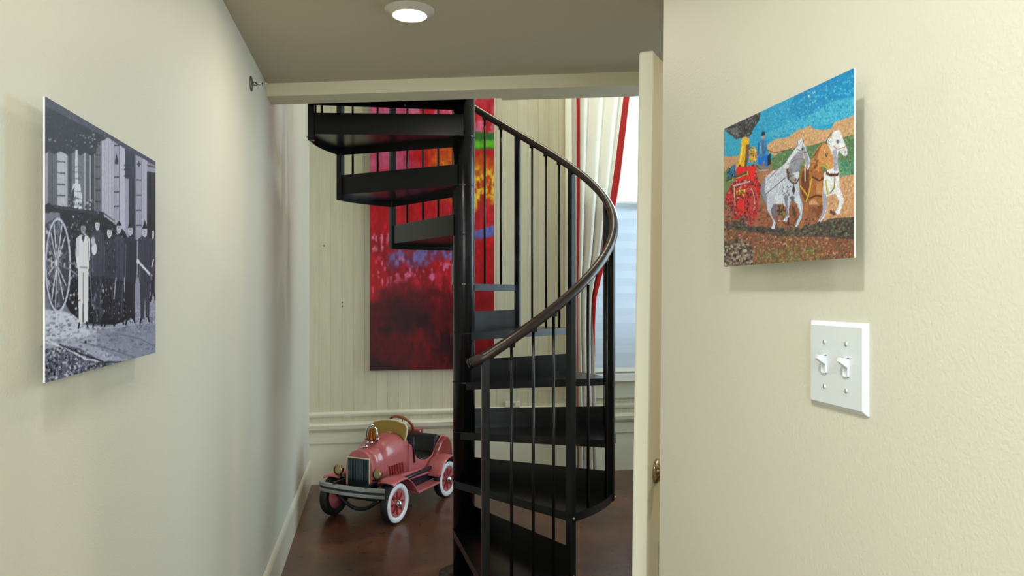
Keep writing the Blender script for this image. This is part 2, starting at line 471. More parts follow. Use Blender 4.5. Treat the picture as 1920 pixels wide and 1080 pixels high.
# local: x along the door from hinge (0) to latch edge (-0.75), -y is the knob face
w = MB().box(-0.75, 0, 0, 0.036, 0.012, 2.03); w.build('door_slab', M['door'], de, bevel=0.006)
w = MB()
for (xa, xb, za, zb) in ((-0.64,-0.42,0.2,0.85),(-0.32,-0.1,0.2,0.85),(-0.64,-0.42,1.05,1.88),(-0.32,-0.1,1.05,1.88)):
    w.box(xa, xb, -0.005, 0.0, za, zb)
w.build('raised_panel', M['door'], de, bevel=0.003)
kz = 1.03
kb = MB().lathe([(0.0,0.0),(0.030,0.0),(0.030,0.004),(0.024,0.009),(0.012,0.012),(0.010,0.03),(0.018,0.036),(0.027,0.046),(0.028,0.056),(0.022,0.066),(0.0,0.069)], frame((-0.676, 0, kz), (0,-1,0)))
kb.build('door_knob', M['nickel'], de)

# ------------------------------------------------------------------ spiral stair
AX = V((0.450, 3.733, 0)); A0 = 263.12
RP, RT, RH = 0.775, 0.785, 0.0585
STEP, RISE, Z0 = 29.6, 0.2545, 0.243
K0 = 6.65
def pol(a): return R(A0 + a)
def dirv(a): return V((math.cos(pol(a)), math.sin(pol(a)), 0))
KA = [6.65, 37.3, 66.9, 96.2, 125.3, 154.6, 184.2, 213.8, 243.4, 273.0, 302.6]
def ka(k): return KA[k]
def tz(k): return Z0 + RISE*k
def rail_z(a): return 1.203 + 0.00845*(a - K0)

st = empty('spiral_staircase', AX, 'black steel spiral staircase with dark brown curved handrail', 'staircase')
MB().lathe([(0.0565, 0.0), (0.0565, 3.55)], Matrix(), 40).build('centre_column', M['black'], st)
MB().lathe([(0.0, 0), (0.13, 0.0), (0.13, 0.012), (0.062, 0.016), (0.0, 0.016)], Matrix(), 32).build('base_plate', M['black'], st)
MB().lathe([(0.0, 3.55), (0.06, 3.55), (0.06, 3.57), (0.03, 3.6), (0, 3.6)], Matrix(), 24).build('column_cap', M['black'], st)

def tread(k):
    a0, a1 = ka(k), ka(k+1); z = tz(k)
    beta = math.degrees(math.acos(RH/RT))
    P = []
    n = 12
    P.append((a0-beta, RH)); 
    for i in range(n+1): P.append((a0+(a1-a0)*i/n, RT))
    P.append((a1+beta, RH))
    span = 360 - (a1 - a0) - 2*beta
    back = []
    for i in range(1, 8): back.append((a1+beta + span*i/8, RH))
    xy = lambda a, r: (r*math.cos(pol(a)), r*math.sin(pol(a)))
    poly = [xy(a, r) for a, r in P + back]
    w = MB()
    w.prism(poly, z-0.006, z)
    def strip(pa, pb, za, zb, th):
        a, b = V((*pa, 0)), V((*pb, 0)); d = (b-a).normalized(); nrm = V((-d.y, d.x, 0))*th
        q = [a, b, b+nrm, a+nrm]
        w.prism([(p.x, p.y) for p in q], za, zb)
    # front lip and curved outer lip, turned down
    strip(xy(a0-beta, RH), xy(a0, RT), z-0.038, z-0.006, 0.005)
    for i in range(n):
        strip(xy(a0+(a1-a0)*i/n, RT), xy(a0+(a1-a0)*(i+1)/n, RT), z-0.038, z-0.006, 0.005)
    t = w.build('tread', M['black'], st)
    # upright riser plate along the rear edge
    w = MB()
    strip2 = (V((*xy(a1+beta, RH), 0)), V((*xy(a1, RT-0.012), 0)))
    a, b = strip2; d = (b-a).normalized(); nrm = V((-d.y, d.x, 0))*0.005
    w.prism([(p.x, p.y) for p in (a, b, b+nrm, a+nrm)], z-0.006, z+0.103)
    w.build('riser_plate', M['black'], t)
    return t
NT = 9
for k in range(NT): tread(k)

sq = [(-1,-1),(1,-1),(1,1),(-1,1)]
def oriented_box(mb, a, r, hw, hd, z0, z1, dz=0.0):
    c = dirv(a)*r; u = dirv(a); t = V((-u.y, u.x, 0))
    pts = [c + u*x*hd + t*y*hw for x, y in sq]
    vs = [V((p.x, p.y, z0)) for p in pts] + [V((p.x, p.y, z1 + dz*y)) for p, (x, y) in zip(pts, sq)]
    mb.add(vs, [(0,3,2,1),(4,5,6,7),(0,1,5,4),(1,2,6,5),(2,3,7,6),(3,0,4,7)])
def bolt(parent, a, r, z):
    c = dirv(a)*r + V((0,0,z))
    MB().lathe([(0,0),(0.006,0),(0.006,0.003),(0.003,0.006),(0,0.006)], frame(c, dirv(a)), 10).build('bolt', M['bolt'], parent)
for k in range(0, NT+1):
    a = ka(k); zb = tz(k-1)-0.038 if k else 0.0
    w = MB()
    oriented_box(w, a, RP, 0.0165, 0.0165, zb, rail_z(a)-0.012, 0.012*0.75)
    p = w.build('newel_post', M['black'], st, bevel=0.003)
    bolt(p, a, RP+0.016, tz(k)-0.02)
    if k: bolt(p, a, RP+0.016, tz(k-1)-0.02)
spind = [14.9, 22.3, 29.9, 46.3, 60.2, 75, 82, 89, 132.6, 140.0, 147.3, 162.6, 170.3, 177.6, 191.9, 199.1, 206.6, 221.5, 235.5, 258.5, 266.0]
for a in spind:
    k = max(i for i in range(10) if KA[i] <= a)
    w = MB()
    w.tube([dirv(a)*RP + V((0,0,tz(k)-0.004)), dirv(a)*RP + V((0,0,rail_z(a)-0.022))], 0.0068, 10)
    s = w.build('spindle', M['black'], st)
    w = MB(); oriented_box(w, a, RP, 0.014, 0.008, rail_z(a)-0.034, rail_z(a)-0.016, 0.006)
    w.build('rail_bracket', M['black'], s)
path = []
a = K0
while a <= ka(9)+0.1:
    path.append(dirv(a)*RP + V((0,0,rail_z(a)))); a += 2.0
t_in = (path[0]-path[1]); t_in.z *= 0.72
path.insert(0, path[0] + t_in.normalized()*0.068)
hr = MB().tube(path, 0.0222, 16).build('handrail', M['rail'], st)
d = (path[0]-path[1]).normalized()
MB().lathe([(0.0,-0.002),(0.0225,-0.002),(0.0225,0.006),(0.016,0.013),(0,0.014)], frame(path[0], d), 18).build('end_cap', M['black'], hr)

# upper landing plate between the stair and the header beam
k9 = dirv(ka(9))
A = AX + k9*RT; D = V((AX.x-0.01, AX.y+0.02, 0))
B = V((A.x, beam_y(A.x)+0.16, 0)); C = V((D.x, beam_y(D.x)+0.21, 0))
w = MB(); w.prism([(p.x-AX.x, p.y-AX.y) for p in (A, B, C, D)], tz(9)-0.006, tz(9))
def band(p, q, z0, z1, th=0.006):
    p, q = p-AX, q-AX; dd_ = (q-p).normalized(); n_ = V((-dd_.y, dd_.x, 0))*th
    w.prism([(c.x, c.y) for c in (p, q, q+n_, p+n_)], z0, z1)
zb = tz(9)-0.112
band(A, B, zb, tz(9)-0.006); band(B, C, zb, tz(9)-0.006); band(C, D, zb, tz(9)-0.006); band(D, A, zb, tz(9)-0.006)
ld = w.build('landing', M['black'], st)
bolt(ld, ka(9)+2, 0.30, tz(9)-0.10)

# ------------------------------------------------------------------ pedal car
hd = V((0.566, 0.824, 0)).normalized()
front_axle = V((-0.076, 4.768, 0))
car = empty('pedal_car', front_axle + hd*0.31, 'faded red vintage pedal car with whitewall wheels below the painting', 'pedal car',
            rz=math.atan2(-hd.y, -hd.x))
# local frame: x forward, y to the driver's left, z up, wheels at x = +-0.31
FX, RX, TW, WR = 0.31, -0.345, 0.235, 0.132
def arch(x, hw, z0, zt, n=22, sq_=2.6):
    pts = []
    zs = z0 + (zt - z0)*0.42
    for i in range(n+1):
        a = math.pi*i/n
        c, s_ = math.cos(a), math.sin(a)
        pts.append(V((x, hw*math.copysign(abs(c)**(2/sq_), c), zs + (zt-zs)*abs(s_)**(2/sq_))))
    return [V((x, hw, z0))] + pts + [V((x, -hw, z0))]
def loft(mb, secs, smooth=True):
    n = len(secs[0]); vs = [p for s_ in secs for p in s_]; fs = []
    for i in range(len(secs)-1):
        for k in range(n-1): fs.append((i*n+k, i*n+k+1, (i+1)*n+k+1, (i+1)*n+k))
    mb.add(vs, fs, smooth); return mb
# hood: nose, step, wider cowl
w = MB()
loft(w, [arch(x, hw, z0, zt) for x, hw, z0, zt in ((0.345,0.100,0.21,0.452),(0.30,0.104,0.215,0.455),(0.255,0.108,0.22,0.458),(0.245,0.112,0.22,0.462),(0.225,0.122,0.22,0.487),(0.19,0.128,0.22,0.500),(0.12,0.136,0.22,0.507),(0.06,0.141,0.22,0.510),(-0.01,0.146,0.22,0.512))])
hood = w.build('hood', M['pink'], car, recalc=False, solid=0.006)
for i in range(6):
    x = 0.075 + i*0.026
    for s_ in (1, -1):
        mt = Matrix.Translation((x, s_*((0.1425, 0.1405, 0.1385, 0.1355, 0.1325, 0.1285)[i] + 0.002), 0.30)) @ Matrix.Rotation(R(14), 4, 'Y')
        MB().box(-0.006, 0.006, -0.005, 0.005, -0.035, 0.035, mt).build('louvre', M['red'], hood, bevel=0.002)
# radiator shell and grille
def shell_outline(hw, z0, zt):
    return [(p.y, p.z) for p in arch(0, hw, z0, zt, sq_=2.4)]
mt = Matrix(((0,0,1,0),(1,0,0,0),(0,1,0,0),(0,0,0,1)))
w = MB().prism(shell_outline(0.105, 0.195, 0.458), 0.335, 0.368, mt)
rad = w.build('radiator_shell', M['pink'], car, bevel=0.008)
gp = [(-0.083,0.235),(-0.07,0.222),(0.07,0.222),(0.083,0.235),(0.083,0.395),(0.078,0.405),(-0.078,0.405),(-0.083,0.395)]
MB().prism(gp, 0.366, 0.372, mt).build('grille', M['grille'], rad, bevel=0.002)
w = MB()
for i in range(13):
    y = -0.075 + i*0.0125
    w.box(0.371, 0.377, y-0.003, y+0.003, 0.27, 0.402)
w.build('grille_slats', mat('grille_steel', srgb(84, 100, 108), 0.3, 0.7), rad)
w = MB(); w.box(0.370, 0.378, -0.088, 0.088, 0.405, 0.411); w.box(0.370, 0.376, -0.088, -0.083, 0.235, 0.41); w.box(0.370, 0.376, 0.083, 0.088, 0.235, 0.41)
w.build('grille_rim', M['cream'], rad)
MB().lathe([(0,0),(0.014,0),(0.014,0.012),(0.02,0.016),(0.02,0.022),(0.008,0.03),(0.0,0.033)], frame((0.30,0.0,0.452),(0,0,1)), 16).build('radiator_cap', M['chrome'], car)
# body tub
side = [(0.0,0.215),(0.0,0.44),(-0.03,0.425),(-0.06,0.375),(-0.10,0.325),(-0.16,0.296),(-0.23,0.286),(-0.30,0.295),(-0.35,0.33),(-0.40,0.385),(-0.44,0.415),(-0.50,0.41),(-0.55,0.36),(-0.565,0.30),(-0.555,0.23),(-0.50,0.2),(-0.1,0.205)]
ms = Matrix(((1,0,0,0),(0,0,1,0),(0,1,0,0),(0,0,0,1)))
w = MB(); w.prism(side, 0.138, 0.150, ms); w.prism(side, -0.150, -0.138, ms)
w.box(-0.55, 0.0, -0.138, 0.138, 0.205, 0.217)
bk = [(-0.44,0.415),(-0.50,0.41),(-0.55,0.36),(-0.565,0.30),(-0.555,0.23)]
vs = []; fs = []
for s_ in (-0.144, 0.144):
    vs += [(x, s_, z) for x, z in bk]
for i in range(len(bk)-1): fs.append((i, i+1, len(bk)+i+1, len(bk)+i))
w.add(vs, fs, True)
w.build('body', M['pink'], car, bevel=0.004)
# rolled skirt flaring out under the cockpit
w = MB(); w.grid(lambda s_, t: V((0.16 - 0.36*s_, 0.145 + 0.055*t**1.5, 0.26 - 0.02*s_ - 0.035*t)), 12, 6)
w.grid(lambda s_, t: V((0.16 - 0.36*s_, -0.145 - 0.055*t**1.5, 0.26 - 0.02*s_ - 0.035*t)), 12, 6)
w.build('skirt', M['pink'], car, recalc=False, solid=0.006)
# seat
seat = MB().box(-0.40, -0.18, -0.132, 0.132, 0.217, 0.305).build('seat', M['vinyl'], car, bevel=0.025)
mtb = Matrix.Translation((-0.405, 0, 0.355)) @ Matrix.Rotation(R(-14), 4, 'Y')
MB().box(-0.022, 0.022, -0.135, 0.135, -0.07, 0.075, mtb).build('backrest', M['vinyl'], car, bevel=0.018)
MB().box(-0.49, -0.435, -0.128, -0.03, 0.405, 0.445).build('headrest', M['red'], car, bevel=0.012)
# chassis rails, axles, springs
w = MB()
for s_ in (1, -1):
    w.box(-0.50, 0.36, s_*0.165-0.025, s_*0.165+0.025, 0.15, 0.215)
    w.tube([(-0.33, s_*0.19, 0.235), (0.12, s_*0.19, 0.235)], 0.014, 10)
w.build('chassis_rail', M['chassis'], car, bevel=0.004)
w = MB(); w.tube([(FX, -TW, WR), (FX, TW, WR)], 0.011, 10); w.build('front_axle', M['chassis'], car)
w = MB(); w.tube([(RX, -TW, WR), (RX, TW, WR)], 0.011, 10); w.build('rear_axle', M['chassis'], car)
w = MB(); w.tube([(0.37, y, 0.155 - 0.075*math.cos(y/0.16*math.pi/2)) for y in [(-0.16 + 0.02*i) for i in range(17)]], 0.012, 8)
w.build('front_spring', M['chassis'], car)
# wheels
def wheel(x, s_):
    f = frame((x, s_*TW, WR), (0, s_, 0))
    p = [(0.088,-0.024),(0.108,-0.030),(0.124,-0.026),(WR,-0.012),(WR,0.010),(0.128,0.020),(0.123,0.025)]
    ty = MB().lathe(p + [(0.088, 0.022), (0.088, -0.024)], f, 40, cap=False).build('wheel', M['tyre'], car)
    MB().lathe([(0.086,0.018),(0.092,0.027),(0.104,0.031),(0.117,0.029),(0.124,0.0235),(0.122,0.019)], f, 40, cap=False).build('whitewall', M['whitewall'], ty)
    MB().lathe([(0,-0.02),(0.087,-0.02),(0.088,0.02),(0.080,0.024),(0.07,0.016),(0.03,0.018),(0,0.018)], f, 36).build('wheel_disc', M['pink'], ty)
    w = MB()
    for i in range(8):
        a = i*math.pi/4
        c = f @ V((0.047*math.cos(a), 0.047*math.sin(a), 0.0175))
        q = frame(c, (0, s_, 0)) @ Matrix.Rotation(0, 4, 'Z')
        dvec = (f.to_3x3() @ V((math.cos(a), math.sin(a), 0))); tv = (f.to_3x3() @ V((-math.sin(a), math.cos(a), 0))); nv = f.to_3x3() @ V((0,0,1))
        vs = [c + dvec*u_*0.026 + tv*t_*0.006*(1.4 - 0.4*u_) + nv*h_ for h_ in (0, 0.004) for u_, t_ in ((-1,-1),(1,-1),(1,1),(-1,1))]
        w.add(vs, [(0,3,2,1),(4,5,6,7),(0,1,5,4),(1,2,6,5),(2,3,7,6),(3,0,4,7)])
    w.build('wheel_spokes', M['red'], ty)
    MB().lathe([(0,0.016),(0.022,0.016),(0.022,0.03),(0.016,0.044),(0,0.047)], f, 18).build('hub_cap', M['chrome'], ty)
for x in (FX, RX):
    for s_ in (1, -1): wheel(x, s_)
# fenders
def fender(x0, r, a0, a1, y0, y1, tail=None, wid=1.0):
    w = MB()
    def fn(s_, t):
        a = R(a0 + (a1-a0)*s_)
        bulge = 0.012*math.sin(math.pi*t)
        px = x0 + (r+bulge)*math.cos(a); pz = WR + (r+bulge)*math.sin(a)
        return V((px, y0 + (y1-y0)*t, pz))
    w.grid(fn, 28, 7)
    return w
for s_ in (1, -1):
    # front fender: flat crown over the wheel sweeping back to the running board
    prof_ = [(0.375,0.262),(0.36,0.270),(0.335,0.276),(0.28,0.279),(0.22,0.275),(0.17,0.245),(0.13,0.205),(0.10,0.165),(0.07,0.146)]
    w = MB()
    def fn(u_, t, s_=s_):
        f = u_*(len(prof_)-1); i = min(int(f), len(prof_)-2); g = f-i
        x = prof_[i][0]+(prof_[i+1][0]-prof_[i][0])*g; z = prof_[i][1]+(prof_[i+1][1]-prof_[i][1])*g
        return V((x, s_*(0.15 + 0.125*t), z + 0.010*math.sin(math.pi*t) - 0.008*t))
    w.grid(fn, 33, 7)
    w.build('front_fender', M['pink'], car, recalc=False, solid=0.006)
    w = fender(RX, 0.160, 168, 18, s_*0.155, s_*0.285)
    w.build('rear_fender', M['pink'], car, recalc=False, solid=0.006)
    q = [(-0.285,0.20),(-0.295,0.27),(-0.33,0.335),(-0.38,0.385),(-0.44,0.412),(-0.50,0.40),(-0.545,0.34),(-0.56,0.25),(-0.545,0.2)]
    lo, hi = (0.150, 0.185) if s_ > 0 else (-0.185, -0.150)
    MB().prism(q, lo, hi, ms).build('quarter_panel', M['red'], car, bevel=0.014)
    lo, hi = (0.165, 0.275) if s_ > 0 else (-0.275, -0.165)
    MB().box(-0.20, 0.085, lo, hi, 0.135, 0.15).build('running_board', M['pink'], car, bevel=0.005)
# bumper of two bars
w = MB()
def bar(zc, mb):
    n = 20
    pth = [(0.475 - 0.03*abs(-1+2*i/n)**2.2, -0.25 + 0.5*i/n, zc) for i in range(n+1)]
    mb.tube(pth, 1.0, cap=True, smooth=False, shape=[(-0.014,-0.005),(0.014,-0.005),(0.010,0.005),(-0.010,0.005)])
bar(0.239, w); bar(0.203, w)
bp = w.build('bumper', mat('bumper_steel', srgb(176, 182, 184), 0.25, 0.9), car)
w = MB()
for s_ in (1, -1):
    w.box(0.35, 0.468, s_*0.12-0.01, s_*0.12+0.01, 0.19, 0.262)
n = 20
w.tube([(0.471 - 0.03*abs(-1+2*i/n)**2.2, -0.245 + 0.49*i/n, 0.221) for i in range(n+1)], 1.0, smooth=False, shape=[(-0.009,-0.003),(0.009,-0.003),(0.009,0.003),(-0.009,0.003)])
w.build('bumper_bracket', M['chassis'], bp)
# headlamps
for s_ in (1, -1):
    f = frame((0.375, s_*0.150, 0.318), (1, 0, 0))
    hl = MB().lathe([(0,-0.045),(0.014,-0.04),(0.026,-0.02),(0.031,0.0),(0.033,0.004),(0.033,0.010),(0.027,0.012),(0,0.012)], f, 22).build('headlamp', M['chrome'], car)
    MB().lathe([(0,0.010),(0.027,0.010),(0.02,0.016),(0,0.018)], f, 22).build('headlamp_lens', M['lens'], hl)
    MB().lathe([(0.026,0.008),(0.034,0.006),(0.035,0.011),(0.028,0.015)], f, 22, cap=False).build('headlamp_rim', M['brass'], hl)
    MB().tube([(0.36, s_*0.10, 0.27), (0.365, s_*0.14, 0.278), (0.368, s_*0.150, 0.295)], 0.007, 8).build('headlamp_bracket', M['chassis'], hl)
# bell in a yoke on the hood
bl = MB().lathe([(0.0,0.0),(0.036,0.0),(0.038,0.004),(0.030,0.018),(0.024,0.04),(0.019,0.055),(0.010,0.066),(0,0.07)], frame((0.225, 0.0, 0.503), (0,0,1)), 20).build('bell', M['bronze'], car)
w = MB()
w.tube([(0.225, -0.044, 0.485), (0.225, -0.044, 0.53), (0.225, -0.036, 0.575), (0.225, 0.0, 0.592), (0.225, 0.036, 0.575), (0.225, 0.044, 0.53), (0.225, 0.044, 0.485)], 0.006, 8)
for y in (-0.044, 0.044): w.lathe([(0,-0.012),(0.009,-0.009),(0.012,0),(0.009,0.009),(0,0.012)], frame((0.225, y, 0.505), (0,0,1)), 12)
w.lathe([(0,-0.014),(0.011,-0.01),(0.014,0),(0.011,0.010),(0,0.014)], frame((0.225, 0, 0.594), (0,0,1)), 12)
w.lathe([(0,-0.010),(0.008,-0.007),(0.010,0),(0.008,0.007),(0,0.010)], frame((0.272, 0.0, 0.49), (0,0,1)), 12)
w.lathe([(0,-0.010),(0.008,-0.007),(0.010,0),(0.008,0.007),(0,0.010)], frame((0.262, 0.026, 0.488), (0,0,1)), 12)
w.build('bell_yoke', M['chrome'], bl)
# windshield
wo = [(-0.135,0.500),(-0.142,0.545),(-0.125,0.575),(-0.06,0.592),(0,0.596),(0.06,0.592),(0.125,0.575),(0.142,0.545),(0.135,0.500),(0.125,0.462),(0.105,0.458),(0.085,0.478),(0.05,0.505),(0,0.512),(-0.05,0.505),(-0.085,0.478),(-0.105,0.458),(-0.125,0.462)]
mw = Matrix.Translation((0.012, 0, 0)) @ Matrix(((0,0,1,0),(1,0,0,0),(0,1,0,0),(0,0,0,1)))
ws = MB().prism(wo, 0.0, 0.005, mw).build('windshield', M['amber'], car)
MB().tube([mw @ V((y, z, 0.0025)) for y, z in wo], 0.006, 8, closed=True).build('windshield_rim', M['cream'], ws)
# steering wheel, column, levers
sc_ = V((-0.105, 0.02, 0.545)); sn = V((-0.75, 0, 0.66)).normalized()
f = frame(sc_, sn)
sw = MB().tube([f @ V((0.086*math.cos(2*math.pi*i/32), 0.086*math.sin(2*math.pi*i/32), 0)) for i in range(32)], 0.0095, 10, closed=True).build('steering_wheel', M['wood'], car)
w = MB()
for i in range(3):
    a = 2*math.pi*i/3 + 0.5
    w.tube([f @ V((0,0,0)), f @ V((0.084*math.cos(a), 0.084*math.sin(a), 0))], 0.005, 8)
w.lathe([(0,-0.008),(0.018,-0.008),(0.018,0.006),(0,0.010)], f, 16)
w.build('wheel_spider', M['chrome'], sw)
MB().tube([sc_, V((0.04, 0.02, 0.40))], 0.009, 10).build('steering_column', M['chassis'], car)
w = MB(); w.tube([(-0.27, -0.146, 0.29), (-0.235, -0.15, 0.50), (-0.20, -0.15, 0.535), (-0.17, -0.15, 0.54)], 0.006, 8)
w.tube([(-0.42, -0.146, 0.40), (-0.30, -0.15, 0.52), (-0.20, -0.15, 0.538)], 0.005, 8)
w.build('hand_lever', M['chrome'], car)
w = MB(); w.tube([(-0.06, 0.152, 0.30), (-0.045, 0.158, 0.40), (-0.035, 0.158, 0.48)], 0.006, 8)
w.build('brake_lever', M['chassis'], car)

# ------------------------------------------------------------------ small fittings
# recessed light
LX, LY = 0.114, 2.50
rl = empty('recessed_light', (LX, LY, CH), 'round lit ceiling light in the corridor ceiling', 'ceiling light')
dn_ = frame((0,0,0), (0,0,-1))
MB().lathe([(0.060,0.0),(0.086,0.0),(0.085,0.003),(0.071,0.006),(0.066,0.017),(0.062,0.019),(0.058,0.019),(0.058,0.004)], dn_, 48).build('trim_ring', mat('light_trim_paint', srgb(196,190,176), 0.45), rl)
MB().lathe([(0,0.0),(0.058,0.0),(0.058,0.019),(0.045,0.023),(0,0.026)], dn_, 40).build('lamp_lens', M['lamp'], rl)
# sidewall sprinkler
sp = empty('sprinkler_head', (XL, 3.07, CAMZ+0.847), 'small chrome sprinkler head high on the left wall by the beam', 'sprinkler')
fx = frame((0,0,0), (1,0,0))
MB().lathe([(0,0),(0.031,0),(0.030,0.004),(0.018,0.008),(0,0.008)], fx, 24).build('escutcheon', mat('sprinkler_plate', srgb(120,112,96), 0.4, 0.6), sp)
w = MB(); w.lathe([(0,0.006),(0.009,0.006),(0.009,0.022),(0.006,0.024),(0,0.024)], fx, 14)
for s_ in (1, -1): w.tube([(0.02, s_*0.008, 0), (0.034, s_*0.013, 0), (0.05, s_*0.004, 0)], 0.003, 8)
w.build('sprinkler_body', M['chrome'], sp)
w = MB(); w.box(0.049, 0.052, -0.013, 0.013, -0.012, 0.004); w.box(0.045, 0.066, -0.013, 0.013, 0.003, 0.006)
w.build('deflector', M['chrome'], sp)
# light switch
SY, SZ = 0.852, 1.3735
lsw = empty('light_switch', (XR, SY, SZ), 'white two gang light switch plate on the right wall', 'light switch')
def plate(mb, hw, hh, t, b):
    o_ = [(-hw,-hh),(hw,-hh),(hw,hh),(-hw,hh)]; i_ = [(-hw+b,-hh+b),(hw-b,-hh+b),(hw-b,hh-b),(-hw+b,hh-b)]
    vs = [V((0,y,z)) for y,z in o_] + [V((-t*0.35,y,z)) for y,z in o_] + [V((-t,y,z)) for y,z in i_]
    fs = [(0,3,2,1),(8,9,10,11)]
    for k in range(4):
        l = (k+1)%4; fs += [(k,l,4+l,4+k),(4+k,4+l,8+l,8+k)]
    mb.add(vs, fs)
w = MB(); plate(w, 0.0595, 0.058, 0.0065, 0.006)
w.build('cover_plate', M['white'], lsw, bevel=0.0028)
for y in (0.023, -0.023):
    w = MB()
    for (a, b, c, d_) in ((-0.0052,-0.0042,-0.0125,0.0125),(0.0042,0.0052,-0.0125,0.0125),(-0.0052,0.0052,0.0115,0.0125),(-0.0052,0.0052,-0.0125,-0.0115)):
        w.box(-0.0085, -0.006, y+a, y+b, c, d_)
    sl = w.build('toggle_slot', M['white'], lsw)
    mtg = Matrix.Translation((-0.006, y, 0.005)) @ Matrix.Rotation(R(24), 4, 'Y')
    vs = [mtg @ V(p) for p in ((0.002,-0.0045,-0.006),(0.002,0.0045,-0.006),(0.002,0.0045,0.006),(0.002,-0.0045,0.006),(-0.013,-0.0034,-0.003),(-0.013,0.0034,-0.003),(-0.013,0.0034,0.003),(-0.013,-0.0034,0.003))]
    MB().add(vs, [(0,3,2,1),(4,5,6,7),(0,1,5,4),(1,2,6,5),(2,3,7,6),(3,0,4,7)]).build('toggle', M['white'], lsw, bevel=0.0008)
    for z in (0.030, -0.030):
        sc2 = MB().lathe([(0,0),(0.0031,0),(0.0027,0.0012),(0,0.0016)], frame((-0.0063, y, z), (-1,0,0)), 12).build('screw', M['screw'], lsw)
        MB().box(-0.0082, -0.0076, y-0.0004, y+0.0004, z-0.0027, z+0.0027).build('screw_slot', mat('slot_grey', srgb(120,124,124), 0.5), sc2)
# outlet on the moulding and two old screws in the board wall
ob = empty('outlet_box', (1.075, YB-0.024, 0.552), 'small pale outlet box on the moulding behind the stair treads', 'outlet')
MB().box(-0.06, 0.06, -0.012, 0.012, 0, 0.045).build('outlet_body', M['trim'], ob, bevel=0.004)
MB().box(-0.02, 0.02, -0.0135, -0.011, 0.010, 0.034).build('outlet_face', mat('outlet_dark', srgb(150,152,140), 0.5), ob)
def wscrew(x, z, label, n):
    e = empty('wall_screw', (x, YB, z), label, 'screw', group='old screws in the board wall')
    w = MB()
    for i in range(n):
        w.lathe([(0,-0.001),(0.005,-0.001),(0.005,0.012),(0.003,0.016),(0,0.016)], frame((0,0,-0.03*i), (0,-1,0)), 10)
    w.build('screw_shank', M['bolt'] if n > 3 else M['chassis'], e)
wscrew(-0.39, 1.826, 'small dark screw in the board wall above the double screw hook', 1)
wscrew(-0.255, 1.392, 'double dark screw hook in the board wall left of the painting', 2)

# ------------------------------------------------------------------ painted panels (flat artworks)
rng = np.random.default_rng(11)
def vnoise(h, w, cell, oct_=4, seed=0):
    g = np.random.default_rng(seed); out = np.zeros((h, w)); amp = 1.0; tot = 0
    cy, cx = (cell if hasattr(cell, '__len__') else (cell, cell))
    for _ in range(oct_):
        gh, gw = int(h/cy)+3, int(w/cx)+3
        r_ = g.random((gh, gw))
        y = np.arange(h)/cy; x = np.arange(w)/cx
        yi = y.astype(int); xi = x.astype(int)
        fy = (y-yi); fx_ = (x-xi); fy = (fy*fy*(3-2*fy))[:, None]; fx_ = (fx_*fx_*(3-2*fx_))[None, :]
        a = r_[yi][:, xi]; b = r_[yi][:, xi+1]; c = r_[yi+1][:, xi]; d = r_[yi+1][:, xi+1]
        out += amp*((a*(1-fx_)+b*fx_)*(1-fy) + (c*(1-fx_)+d*fx_)*fy)
        tot += amp; amp *= 0.5; cy = max(1.0, cy/2); cx = max(1.0, cx/2)
    return out/tot
